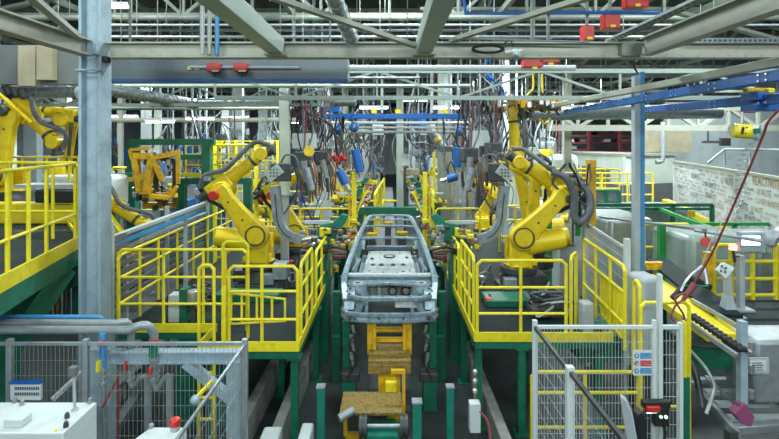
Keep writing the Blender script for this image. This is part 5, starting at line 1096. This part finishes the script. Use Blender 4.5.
# sign
SY = FY-.03
t = T('safety_sign', 'white safety sign with blue and red pictogram rows on the mesh fence', 'sign', px(642.5, 375, SY))
MB().bx(X_(633, SY), X_(652, SY), SY-.006, SY, Z_(375, SY), Z_(350, SY)).build('board', 'white', t)
for i, (y, m) in enumerate(((355.5, 'lblue'), (363, 'red'), (370.5, 'lblue'))):
    MB().bx(X_(640, SY), X_(651, SY), SY-.009, SY-.006, Z_(y+2.8, SY), Z_(y-2.8, SY)).build('text_field', m, t)
    MB().cyl(V((X_(636.3, SY), SY-.006, Z_(y, SY))), V((X_(636.3, SY), SY-.010, Z_(y, SY))), .028, 20).build('pictogram_disc', 'lblue' if i != 1 else 'red', t)
    if i == 1: MB().cyl(V((X_(636.3, SY), SY-.010, Z_(y, SY))), V((X_(636.3, SY), SY-.012, Z_(y, SY))), .021, 20).build('pictogram_centre', 'white', t); MB().bar(px(635, y+1.5, SY-.014), px(637.6, y-1.5, SY-.014), .008).build('pictogram_mark', 'blk', t)
    else: MB().sph(V((X_(636.3, SY), SY-.010, Z_(y-.2, SY))), .014, 8, (1, .2, .9)).build('pictogram_mark', 'white', t)
    mb = MB()
    for j, tx in enumerate((('PORT DU CASQUE', 'OBLIGATOIRE'), ('ACCES INTERDIT', 'AUX PERSONNES'), ('PORT DES GANTS', 'OBLIGATOIRE'))[i]): text_mesh(tx, .019, V((X_(645.5, SY), SY-.0105, Z_(y-1.1+j*2.2, SY))), (1, 0, 0), (0, 0, 1), out=mb, sx=.72)
    mb.build('lettering', 'white', t)
# lock
LY = FY-.12
t = T('gate_lock', 'black safety interlock with red handle on the narrow mesh gate', 'lock', px(658, 425, LY))
MB().bx(X_(644, LY), X_(671, LY), LY, LY+.08, Z_(409, LY), Z_(402, LY)).bx(X_(655, LY), X_(670, LY), LY, LY+.08, Z_(427, LY), Z_(408, LY)).build('body', 'blk', t, .01)
MB().bar(px(646.5, 409, LY-.03), px(660, 409, LY-.03), .04, .06).build('red_handle', 'red', t, .01); MB().tube([px(646, 413, LY-.04), px(656, 413, LY-.04), px(658, 410, LY-.04)], .009, 6).build('pull_ring', 'silver', t)
MB().cyl(px(661, 417, LY), px(661, 417, LY-.02), .016).build('indicator', 'grlamp', t); MB().cyl(px(666, 417, LY), px(666, 417, LY-.02), .02).build('key_switch', 'silver', t)
MB().tube(sm([px(664, 427, LY), px(665, 434, LY), px(663, 450, LY)]), .016, 8).build('cable', 'blk', t)
t = T('curved_shield', 'light grey curved shield with black back standing behind the mesh fence', 'shield', px(630, 439, 4.6))
MB().prism([px(620, 396, 4.7), px(626, 400, 4.65), px(632, 413, 4.6), px(638, 445, 4.55), px(628, 448, 4.6), px(624, 425, 4.65)], (.03, .06, 0)).build('panel', 'lgrey', t, .01); MB().prism([px(636, 414, 4.7), px(643, 411, 4.7), px(648, 422, 4.7), px(647, 445, 4.7), px(637, 445, 4.7)], (0, .1, 0)).build('backing', 'blk', t, .02)
# ---- skid trolley at right
t = T('skid_frame', 'grey steel skid frame lying at the lower right with a magenta foot', 'skid frame', px(720, 420, 4.8))
zt = .75
for (x0, y0, x1, y1, w_) in ((692, 383, 738, 435, .06), (706, 378, 752, 424, .04), (727, 372, 790, 408, .06)):
    Ya = (CZ-zt)*F/(y0-HZ); Yb = (CZ-zt)*F/(y1-HZ); MB().bar(px(x0, y0, Ya), px(x1, y1, Yb), w_, .08).build('side_beam', 'gpipe', t)
for y in (380, 392, 404, 418):
    Ya = (CZ-zt)*F/(y-HZ); MB().bar(px(694+(y-380)*.9, y, Ya), px(738+(y-380)*1.2, y, Ya), .09, .05).build('crossmember', 'lgrey', t)
Ya = (CZ-zt)*F/(425-HZ); MB().bar(px(728, 430, Ya), px(800, 424, Ya), .10, .10).build('front_beam', 'gpipe', t, .01)
MB().tube(sm([px(690, 350, 6.2), px(705, 367, 5.9), px(714, 384, 5.6), px(713, 394, 5.5), px(706, 414, 5.4)]), .02, 8).build('tube_handle', 'gpipe', t)
for k in range(3): MB().tube(sm([px(690+k*2, 362, 6.2), px(694+k*2, 375, 6.1), px(698+k*2, 395, 5.9), px(700+k*2, 408, 5.8)]), .02, 6).build('hose', ('blk', 'dgrey', 'blk')[k], t)
for (x, y) in ((731, 430), (790, 430)):
    Yw = 5.4; MB().bar(px(x, y, Yw), V((X_(x, Yw), Yw, 0)), .1).build('leg', 'dkst', t)
t = T('upright_profile', 'slim grey upright with magenta foot at the lower right', 'post', px(743, 412, 5.6))
MB().bx(X_(741, 5.5), X_(748, 5.5), 5.5, 5.58, Z_(408, 5.5), Z_(322, 5.5)).build('shaft', 'steel', t)
MB().prism([px(734, 414, 5.45), px(741, 407, 5.45), px(740, 405, 5.45), px(748, 405, 5.45), px(750, 410, 5.45), px(755, 417, 5.45), px(752, 427, 5.45), px(742, 424, 5.45)], (0, .1, 0)).build('foot', 'purple', t, .01)
t = T('grey_cover', 'large smooth grey cover panel at the right edge with a white label', 'panel', px(770, 405, 5.8))
MB().bx(X_(756, 5.75), X_(830, 5.75), 5.75, 6.3, .95, Z_(341, 5.75)).build('body', 'gpipe', t, .05)
MB().bx(X_(748, 5.62), X_(768, 5.62), 5.60, 5.62, Z_(374, 5.6), Z_(358, 5.6)).build('label_holder', 'lgrey', t)
MB().bx(X_(750, 5.59), X_(766, 5.59), 5.585, 5.6, Z_(371.5, 5.59), Z_(361, 5.59)).build('label', 'white', t)
mb = MB()
for k in range(4): mb.bar(px(752, 363+k*2.3, 5.58), px(762+(k % 2)*2, 363+k*2.3, 5.58), .006)
mb.build('print_line', 'text_dk', t)
for y in (342, 365, 390): MB().cyl(px(751, y, 5.6), px(751, y+8, 5.6), .035).build('hinge', 'silver', t)
# ---- LEFT foreground
LYF = 5.0; LX = -1.5
t = T('mesh_fence', 'grey mesh fence crossing the lower left behind the white machine', 'fence', (-2.5, LYF, 0))
x0 = X_(12, LYF)
mesh_panel(t, (x0, LYF), (LX, LYF), .1, 1.98, 'gpipe', .045, .15, .0017)
MB().bar((x0-.5, LYF, 2.0), (LX, LYF, 2.0), .03).build('top_rail', 'gpipe', t)
for x in (10, 86, 245): fence_post(t, X_(x, LYF), LYF, 2.05, 'gpipe', .055)
t = T('mesh_fence', 'grey mesh fence running towards the camera left of the lift', 'fence', (LX, 4, 0))
mesh_panel(t, (LX, LYF-.04), (LX, 3.0), .1, 1.98, 'gpipe', .06, .16, .0015)
MB().bar((LX, LYF, 2.0), (LX, 3.0, 2.0), .022).build('top_rail', 'gpipe', t)
t = T('portal_frame', 'blue-grey steel portal with corner brace at the lower left', 'portal frame', px(200, 439, 5.3))
MB().ibeam(px(112, 356, 5.3), px(240, 356, 5.3), .12, .13, .015).build('lintel', 'steel', t)
MB().bx(X_(228, 5.3), X_(240, 5.3), 5.24, 5.36, 0, Z_(362, 5.3)).build('upright', 'steel', t, .005); MB().bar(px(186, 362, 5.3), px(230, 398, 5.3), .1, .09).build('corner_brace', 'steel', t)
MB().bx(X_(88, 5.35), X_(113, 5.35), 5.3, 5.42, 0, Z_(350, 5.3)).build('stub_upright', 'steel', t, .005)
# pipes
def pipe(label, pts, r, m='gpipe', name='pipe_run', extra=None):
    t = T(name, label, 'pipe', pts[-1]); MB().tube(pts, r, 14).build('pipe', m, t); return t
PY = 5.25
def bend(a, c, b, n=6): return [V(a)*(1-k/n)**2+V(c)*2*(k/n)*(1-k/n)+V(b)*(k/n)**2 for k in range(n+1)]
p = [px(-20, 317, PY+.1)]+bend(px(92, 317, PY+.1), px(103, 316, PY+.1), px(104, 322, PY+.15))
pipe('blue pipe running level along the lower left, topmost of three', p, .025, 'lblue')
p = [px(-20, 322.5, PY)]+bend(px(118, 323, PY), px(130, 318, PY), px(131, 332, PY+.1))+[px(130, 381, PY+.1)]
t = pipe('upper grey pipe at the lower left bending down in an elbow', p, .038)
for y in (372, 378): MB().ring(px(130, y, PY+.1), (0, 0, 1), .035, .02, .03).build('coupling', 'silver', t)
MB().box(px(126, 366, PY), (.04, .04, .1)).build('red_valve', 'red', t, .01)
MB().tube(sm([px(130, 381, PY+.1), px(133, 386, PY+.1), px(141, 378, PY+.1), px(147, 376, PY+.1)]), .03, 8).build('outlet', 'gpipe', t); MB().bar(px(148, 376, PY+.1), px(148, 440, PY+.1), .06).build('drop', 'gpipe', t)
p = [px(-20, 330, PY-.1)]+bend(px(130, 330, PY-.1), px(150, 318, PY-.1), px(154, 335, PY))+[px(154, 383, PY)]
t = pipe('lower grey pipe at the lower left bending down beside a green band', p, .045)
MB().cyl(px(153.5, 339, PY-.01), px(153.5, 356, PY-.01), .047, 14).build('green_band', 'grn', t); MB().cyl(px(153.5, 339, PY-.012), px(153.5, 343.5, PY-.012), .049, 14).build('red_arrow_band', 'red', t)
for y in (372, 378): MB().ring(px(154, y, PY), (0, 0, 1), .04, .02, .03).build('coupling', 'silver', t)
MB().box(px(150, 371, PY-.1), (.04, .04, .09)).build('red_valve', 'red', t, .01)
MB().tube(sm([px(154, 383, PY), px(157, 389, PY), px(164, 379, PY), px(169, 375, PY)]), .03, 8).build('outlet', 'gpipe', t); MB().bar(px(170, 375, PY), px(170, 440, PY), .06).build('drop', 'gpipe', t)
t = pipe('bright blue air pipe with red and yellow valves dropping beside the column', [px(103, 333, 5.1), px(103.5, 368, 5.1)], .035, 'lblue', 'air_drop')
MB().box(px(101, 343, 5.05), (.06, .05, .05)).build('red_tag', 'red', t); MB().box(px(99, 366, 5.05), (.035, .05, .11)).build('yellow_handle', 'rail', t); MB().cyl(px(103.5, 368, 5.1), px(103.5, 386, 5.1), .025).build('fitting', 'silver', t)
for y in (370, 377, 383): MB().ring(px(103.5, y, 5.1), (0, 0, 1), .02, .02, .025).build('coupling', 'silver', t)
MB().tube([px(104, 386, 5.1), px(105, 440, 5.1)], .028, 8).build('lower_pipe', 'gpipe', t)
tag(MB().tube([px(119, 376, 5.05), px(102, 408, 5.0)], .014, 6).build('red_rod', 'hosered'), 'thin dark red rod slanting beside the air pipe', 'rod'); tag(MB().tube([px(118, 375, 5.1), px(118, 445, 5.1)], .012, 6).build('red_rod', 'hosered'), 'thin dark red upright rod beside the air pipe', 'rod')
# white machine lower-left
MZ = 1.75
Yb_ = (CZ-MZ)*F/(402-HZ); Yf_ = (CZ-MZ)*F/(433-HZ)
t = T('white_machine', 'white box machine in the bottom left corner with knobs on its flat top', 'machine', (-3, Yf_, 0))
MB().prism([(X_(-60, Yb_), Yb_, 0), (X_(97, Yb_), Yb_, 0), (X_(63, Yf_), Yf_, 0), (X_(-110, Yf_), Yf_, 0)], (0, 0, MZ)).build('body', 'white', t, .01)
Yq = (CZ-MZ)*F/(424-HZ)
MB().box((X_(18, Yq), Yq, MZ+.035), (.15, .12, .07)).build('small_box', 'white', t, .01)
def on_top(x, y): Yq = (CZ-MZ)*F/(y-HZ); return V((X_(x, Yq), Yq, MZ))
for (x, y) in ((15, 402.5), (90, 403), (67, 418), (66, 427), (22, 405)): MB().cyl(on_top(x, y), on_top(x, y)+V((0, 0, .03)), .02).sph(on_top(x, y)+V((0, 0, .035)), .017, 8).build('knob', 'gpipe' if x < 30 or x > 80 else 'dkst', t)
MB().tube([on_top(75, 410), on_top(74, 410)+V((0, 0, .30))], .012, 8).cyl(on_top(75, 410), on_top(75, 410)+V((0, 0, .01)), .03).build('sensor_mast', 'lgrey', t)
MB().box(on_top(73, 410)+V((0, 0, .34)), (.065, .06, .085)).build('sensor_head', 'dgpaint', t, .01)
MB().sph(V((X_(54, Yf_), Yf_+.03, MZ)), .016, 8).build('yellow_mark', 'rail', t)
t = T('document_holder', 'white document holder with blue top edge hung on the mesh fence', 'document holder', px(27, 399, 4.9))
MB().bx(X_(12, 4.9), X_(42, 4.9), 4.88, 4.91, Z_(399, 4.9), Z_(383, 4.9)).build('sheet', 'white', t); MB().bx(X_(11, 4.9), X_(42, 4.9), 4.87, 4.92, Z_(383, 4.9), Z_(380.5, 4.9)).build('top_edge', 'blue', t)
mb = MB()
for k in range(2): 
    for j in range(14): mb.box(px(15+j*1.8, 388.5+k*5.5, 4.875), (.01, .003, .03))
mb.build('print_block', 'text_dk', t)
tag(MB().bar(px(82, 372, 5.3), px(52, 400, 5.0), .04).build('loose_bar', 'lgrey'), 'pale bar leaning behind the mesh at lower left', 'bar')
t = T('white_machine', 'second white box at the bottom with a red mushroom button', 'machine', px(160, 439, 3.6))
MZ2 = 1.6; Yb2 = (CZ-MZ2)*F/(427-HZ); MB().prism([(X_(151, Yb2), Yb2, 0), (X_(187, Yb2), Yb2, 0), (X_(187, Yb2), Yb2-.6, 0), (X_(128, Yb2), Yb2-.6, 0)], (0, 0, MZ2)).build('body', 'white', t, .01)
MB().cyl(px(175, 425, 4.05), px(175, 420, 4.05), .045, 16).sph(px(175, 420, 4.05), .045, 12, (1, 1, .5)).build('red_button', 'red', t); MB().cyl(px(175, 430, 4.05), px(175, 425, 4.05), .04).build('button_base', 'lgrey', t); MB().sph(px(151, 426, 4.15), .025, 8).build('knob', 'gpipe', t)
t = T('fence_post_fitting', 'small blue joint fitting in the middle of the lower left fence', 'fitting', px(195, 400, 4.9)); MB().sph(px(195, 400, 4.9), .05, 10).build('ball', 'steel', t); MB().bar(px(196, 398, 4.92), px(213, 380, 5.1), .03).build('yellow_arm', 'rail', t)
# green legs / yellow ladder legs seen through the left fence
for i, (x, Y, w_, m) in enumerate(((186, 6.9, .3, 'grn'), (220, 6.9, .14, 'grn'), (6, 6.2, .16, 'grn'))):
    tag(MB().bx(X_(x, Y)-w_/2, X_(x, Y)+w_/2, Y, Y+.15, 0, 1.22 if i < 2 else 2.3).build('green_post', m), ['broad green leg behind the lower left mesh fence', 'narrow green leg left of the portal upright', 'green post at the left edge behind the mesh'][i], 'leg')
t = T('floor_conveyor', 'dark ribbed track lying under the left platform behind the mesh', 'track', px(90, 420, 6)); MB().bar(px(60, 425, 6.2), px(160, 350, 8.5), .25, .06).bar(px(110, 435, 5.8), px(150, 375, 7.6), .12, .08).build('rail', 'dgpaint', t)
tag(MB().bx(X_(20, 7), X_(82, 7), 7, 7.1, 0, 1.3).build('grey_cladding', 'dgpaint'), 'grey cladding behind the lower left mesh fence', 'cladding')

for lab, x0, x1, y0, y1, n in (('cables and small fittings strewn round the foot of the left robot', -2.5, -1.5, 8.7, 10.5, 14), ('cables and small fittings strewn round the foot of the right robots', 1.5, 2.9, 8.3, 10.2, 16)):
    t = T('floor_cabling', lab, 'cables', ((x0+x1)/2, (y0+y1)/2, DZ))
    for k in range(n):
        a = V((random.uniform(x0, x1), random.uniform(y0, y1), DZ+.03)); b = a+V((random.uniform(-.5, .5), random.uniform(-.5, .5), 0))
        MB().tube(sm([a, a.lerp(b, .4)+V((.1, 0, random.uniform(0, .25))), b]), .016, 6).build('cable', random.choice(['blk', 'dgrey', 'gun']), t)
        if k % 2: MB().box(b+V((0, 0, .05)), (.12, .1, .12), k).build('fitting', random.choice(['silver', 'dkst', 'yel', 'gun', 'red']), t, .01)
# ================= BACKGROUND =================
def gantry(label, x0, x1, Y, ys, posts, m='grn', th=6):
    t = T('steel_gantry', label, 'gantry', (X_(x0, Y), Y, 0))
    for y in ys: MB().bar(px(x0, y, Y), px(x1, y, Y), .16, th*Y/F).build('beam', m, t)
    for x in posts: MB().bar(px(x, ys[0], Y), V((X_(x, Y), Y, 0)), .22 if th > 5 else .14).build('post', m, t)
    return t
gantry('green steel gantry behind the orange gripper at left', 131, 215, 13, (142,), (133, 207))
tag(MB().bar(px(178, 157, 13.1), px(206, 157, 13.1), .14, .14).build('green_rail', 'grn'), 'short green rail under the left green gantry', 'rail')
gantry('lower green gantry with platform edge left of the first robot', 175, 252, 14, (181,), (182, 248))
gantry('green frame far back beside the yellow mesh', 108, 134, 12, (176,), (113,))
tag(MB().bar(px(176, 175, 13.9), px(250, 175, 13.9), .1, .12).build('yellow_edge', 'yel'), 'yellow edge strip along the lower green gantry', 'edge strip')
railing('yellow railing on top of the lower green gantry', [(X_(186, 13.9), 13.9), (X_(266, 13.9), 13.9)], z=Z_(176, 13.9), h=.9, posts=[[.2, .4, .6, .8]], r=.03)
t = T('mesh_cage', 'yellow mesh cage left of the pale post', 'fence', px(250, 170, 15))
mesh_panel(t, (X_(214, 15), 15), (X_(280, 15), 15), .5, Z_(141, 15), 'rail', .22, .6, .012)
for x in (215, 236, 256, 278): MB().bar((X_(x, 15), 15, 0), (X_(x, 15), 15, Z_(140, 15)), .09).build('post', 'rail', t)
railing('yellow railing behind the first robot on the left', [(X_(258, 11.5), 11.5), (X_(300, 11.5), 11.5)], z=1.35, h=1.2, posts=[[.3, .6]], r=.03)
railing('yellow railing further along the left line', [(X_(300, 12.6), 12.6), (X_(352, 12.6), 12.6)], z=1.2, h=1.15, posts=[[.4]], r=.028)
railing('yellow railing across the line beyond the right fixture mast', [(X_(436, 12.6), 12.6), (X_(480, 12.6), 12.6)], z=1.2, h=1.15, posts=[[.5]], r=.028)
railing('yellow handrail slanting away left of the far aisle', [(X_(375, 15), 15), (X_(384, 21), 21)], z=1.0, h=1.5, posts=[[.3, .6]], r=.045, mids=(.4,))
railing('yellow handrail slanting away right of the far aisle', [(X_(433, 13.5), 13.5), (X_(420, 20), 20)], z=1.3, h=1.4, posts=[[.2, .4, .6]], r=.04, mids=(.35, .7))
railing('far yellow barrier across the aisle', [(X_(365, 22), 22), (X_(402, 22), 22)], z=.4, h=1.0, posts=[[.5]], r=.06, mids=(.5,))
railing('yellow railing running back under the right robots', [(X_(500, 12), 12), (X_(530, 12), 12)], z=1.3, h=1.2, posts=[[.5]], r=.03)
railing('low yellow railing at the far left behind the column', [(X_(112, 15), 15), (X_(135, 15), 15)], z=2.2, h=1.1, posts=[[.5]], r=.04)
tag(MB().bx(-.6, .25, 14, 40, .0, .35).build('line_bed', 'conc'), 'pale line bed running back along the aisle behind the car body', 'conveyor')
# steel mesh cage right of aisle
t = T('mesh_cage', 'tan mesh cage right of the aisle', 'fence', px(450, 200, 14)); mesh_panel(t, (X_(434, 14.5), 14.5), (X_(470, 14.5), 14.5), .5, Z_(153, 14.5), 'tan', .12, .3, .01)
for x in (434, 452, 470): MB().bar((X_(x, 14.5), 14.5, 0), (X_(x, 14.5), 14.5, Z_(152, 14.5)), .08).build('post', 'rail' if x == 434 else 'tan', t)
# far columns
cols = [(145, 20, .35, 'white'), (157, 24, .3, 'cream'), (237, 19, .4, 'lgrey'), (262, 26, .4, 'white'), (326, 17, .28, 'white'), (345, 24, .3, 'pale'), (366, 27, .35, 'white'), (400, 21, .30, 'pale'), (412, 30, .4, 'lgrey'), (441, 16, .22, 'galv'), (448, 16.5, .28, 'galv'), (522, 18, 1.2, 'cream'), (506, 15, .2, 'lgrey'), (100, 24, .5, 'cream'), (30, 22, .6, 'lgrey'), (8, 17, .3, 'cream'), (62, 19, .4, 'white'), (120, 18, .16, 'gird'), (568, 19, .3, 'gird'), (225, 30, .5, 'white')]
nms = ['first', 'second', 'third', 'fourth', 'fifth', 'sixth', 'seventh', 'eighth', 'ninth', 'tenth', 'eleventh', 'twelfth', 'thirteenth', 'fourteenth', 'fifteenth', 'sixteenth', 'seventeenth', 'eighteenth', 'nineteenth', 'twentieth']
order = sorted(range(len(cols)), key=lambda i: cols[i][0])
for rk, i in enumerate(order):
    x, Y, w_, m = cols[i]
    t = T('hall_column', 'pale far column in the hall behind the line, %s from the left' % nms[rk], 'column', (X_(x, Y), Y, 0), 'far hall columns')
    MB().bx(X_(x, Y)-w_/2, X_(x, Y)+w_/2, Y, Y+w_*.7, .05, 7.0 if w_ < 1 else 3.9).build('shaft', m, t); MB().bx(X_(x, Y)-w_*.7, X_(x, Y)+w_*.7, Y-.1, Y+w_, 0, .05).build('base', 'dkst', t)
tag(MB().cyl(px(431, 130, 15.5), px(444, 150, 15.5), .15).build('slanted_duct', 'galv'), 'slanted silver duct dropping right of the aisle', 'duct')
# far machine cabinets, racks, hanging tooling: many individually
LAST = [None]
def far_cab(lab, x, Y, w_, h, m, grp):
    t = T('machine_cabinet', lab, 'cabinet', (X_(x, Y), Y, 0), grp); LAST[0] = t
    MB().bx(X_(x, Y)-w_/2, X_(x, Y)+w_/2, Y, Y+.6, .05, h).build('body', m, t, .02)
    MB().bx(X_(x, Y)-w_*.3, X_(x, Y)+w_*.3, Y-.02, Y, h*.62, h*.85).build('window', random.choice(['glass', 'blue', 'dkst', 'white', 'gun']), t)
    for q in range(4): MB().box((X_(x, Y)+random.uniform(-.4, .4)*w_, Y-.08, h*random.uniform(.15, .95)), (w_*random.uniform(.1, .4), .1, random.uniform(.08, .3))).build('fitting', random.choice(['dkst', 'yel', 'silver', 'blk', 'gun', 'white', 'copper', 'red']), t)
    MB().bx(X_(x, Y)-w_/2, X_(x, Y)+w_/2, Y+.02, Y+.58, 0, .05).build('plinth', 'dkst', t)
CN = dict(white='white', lgrey='light grey', cream='cream', blue='blue', dgpaint='dark grey', pale='pale green', galv='silver', dkst='near black', yel='yellow', gun='mid grey', copper='brown', silver='shiny silver', red='red', teal='teal')
mm = ['white', 'lgrey', 'cream', 'blue', 'dgpaint', 'pale', 'dkst', 'lgrey', 'galv', 'dkst', 'gun', 'dgpaint']
used = []
def free(x, Y, w_, d_):
    X = X_(x, Y)
    if abs(X)+w_ > 25: return False
    if 1 < X < 26 and 22 < Y < 32 and X > 8: return False
    for (a_, b_, c_, e_) in used:
        if abs(X-a_) < (w_+c_)/2+.05 and abs(Y-b_) < (d_+e_)/2+.1: return False
    used.append((X, Y, w_, d_)); return True
for (x, Y, w_, m) in cols: used.append((X_(x, Y), Y, w_*1.5, w_*2))
for x, y, *_ in far: used.append((x, y, 3, 3))
byc = {}
for k in range(190):
    s_ = random.choice((-1, -1, -1, 1)); 
    x = random.uniform(-20, 380) if s_ < 0 else random.uniform(406, 560); Y = random.uniform(16.5, 42); w_ = random.uniform(.3, 1.1)
    if not free(x, Y, w_, .7): continue
    m = random.choice(mm); far_cab('x', x, Y, w_, random.uniform(1.0, 4.0), m, 'distant machine cabinets'); byc.setdefault(m, []).append((x, bpy.data.objects[-1] if False else LAST[0]))
for m, L in byc.items(): rank(L, 'distant '+CN[m]+' machine cabinet in the crowded bays, %s '+CN[m]+' one from the left')
byc = {}
for k in range(130):
    s_ = random.choice((-1, -1, 1)); x = random.uniform(115, 382) if s_ < 0 else random.uniform(400, 565); Y = random.uniform(15, 34)
    z0 = random.uniform(1.5, 4.6); w_ = random.uniform(.15, .6)
    if 362 < x < 432 and Y < 24: z0 = random.uniform(4.2, 4.8)
    t = T('hanging_tooling', 'distant tooling hanging over the bays behind the line', 'tooling', (X_(x, Y), Y, z0), 'distant hanging tooling'); m = random.choice(['dkst', 'blue', 'silver', 'gun', 'white', 'gun', 'dkst', 'dkst', 'yel', 'lgrey', 'lgrey', 'white', 'gun']); byc.setdefault(m, []).append((x, t))
    MB().box((X_(x, Y), Y, z0+.2), (w_, .4, random.uniform(.15, .5)), random.random()).build('body', m, t, .03)
    MB().bar((X_(x, Y), Y, z0+.3), (X_(x, Y), Y, 8.5), .04).build('hanger', random.choice(['lgrey', 'blk', 'gun', 'roofst']), t)
    for j in range(3): MB().tube(sm([(X_(x, Y)+random.uniform(-.4, .4), Y-.1, z0+random.uniform(1, 2)), (X_(x, Y)+random.uniform(-.6, .6), Y-.2, z0+.6), (X_(x, Y)+random.uniform(-.4, .4), Y-.1, z0-.4), (X_(x, Y)+random.uniform(-.3, .3), Y-.1, z0-random.uniform(.2, 1.2))], 4), random.uniform(.012, .032), 6).build('hose', random.choice(['blk', 'copper', 'gun', 'dgrey', 'dkst', 'lgrey', 'blk']), t)
for m, L in byc.items(): rank(L, 'distant '+CN[m]+' tooling hanging over the bays, %s '+CN[m]+' one from the left')
bl = []
for k in range(22):
    s_ = random.choice((-1, 1)); x = random.uniform(40, 330) if s_ < 0 else random.uniform(440, 560); Y = random.uniform(17, 36); L = random.uniform(2, 5)
    railing('distant yellow barrier among the bays behind the line', [(X_(x, Y), Y), (X_(x, Y)+L, Y)], z=random.choice((0, 1.2, 1.8)), h=1.2, posts=[[.25, .5, .75]], r=.035); LR = [o for o in bpy.data.objects if o.get('label') == 'distant yellow barrier among the bays behind the line' and not o.get('group')][0]; LR['group'] = 'distant yellow barriers'; bl.append((x, LR))
rank(bl, 'distant yellow barrier among the bays behind the line, %s from the left')
# red racks far right
for i, (x0, x1, Y) in enumerate(((560, 588, 36), (590, 618, 38), (620, 652, 34))):
    t = T('pallet_rack', ['left', 'middle', 'right'][i]+' one of the dark red storage racks beyond the office', 'rack', (X_(x0, Y), Y, 0))
    for x in (x0, x1): MB().bar((X_(x, Y), Y, 0), (X_(x, Y), Y, Z_(124, Y)), .18).build('upright', 'hosered', t)
    for y in (129, 136, 143, 150): MB().bar((X_(x0, Y), Y, Z_(y, Y)), (X_(x1, Y), Y, Z_(y, Y)), .15).build('shelf_beam', 'hosered', t)
    for k in range(6):
        x = random.uniform(x0+3, x1-4); y = random.choice((129, 136, 143, 150)); MB().bx(X_(x-3, Y), X_(x+3, Y), Y, Y+.6, Z_(y, Y)+.08, Z_(y-4, Y)).build('stored_load', random.choice(['dgpaint', 'white', 'blk', 'steel', 'purple']), t)
truss('lattice_girder', 'pale lattice girder crossing over the office and the red racks', X_(548, 17), X_(860, 17), 17, Z_(128, 17), Z_(108, 17), 30*17/F, 'gird', .16)
t = T('air_unit', 'grey rounded unit beside the red racks', 'air unit', px(545, 150, 24)); MB().box(px(546, 149, 24), (1.0, .8, 1.2)).build('body', 'galv', t, .3); MB().bar(px(546, 158, 24), V((X_(546, 24), 24, 0)), .3).build('stand', 'lgrey', t)
t = T('parked_body', 'white car panel stored behind the right robots', 'car panel', px(565, 175, 20)); MB().box((X_(562, 20), 20, Z_(165, 20)), (1.3, .6, .9)).build('panel', 'white', t, .25); MB().box((X_(562, 20), 20, .7), (.8, .5, 1.4)).build('stand', 'dkst', t)
# white board, pink parcel in aisle
t = T('white_board', 'small white notice cabinet on a stand at the far end of the aisle', 'cabinet', px(405, 166, 17)); MB().box(px(405, 160, 17), (.28, .1, .42)).build('board', 'white', t, .01); MB().bar(px(405, 168, 17), V((X_(405, 17), 17, .35)), .08).build('stand', 'dkst', t)
for lab, x, y, Y, m in (('tan carton lying by the aisle behind the white board', 410, 172, 19, 'tan'), ('orange hook ball hanging over the far aisle', 438, 140, 13, 'ora')):
    b = px(x, y, Y); tag(MB().box(b, (.7, .4, .25), .3).build('carton', m, None, .03) if m == 'tan' else MB().sph(b, .09, 12).cyl(b, (b.x, b.y, 8.5), .01, 6).build('hook_ball', m), lab, 'carton' if m == 'tan' else 'hook')
for _o in list(bpy.data.objects):
    if '_org' in _o: del _o['_org']
    for _k in ('_tip', '_far'):
        if _k in _o: del _o[_k]
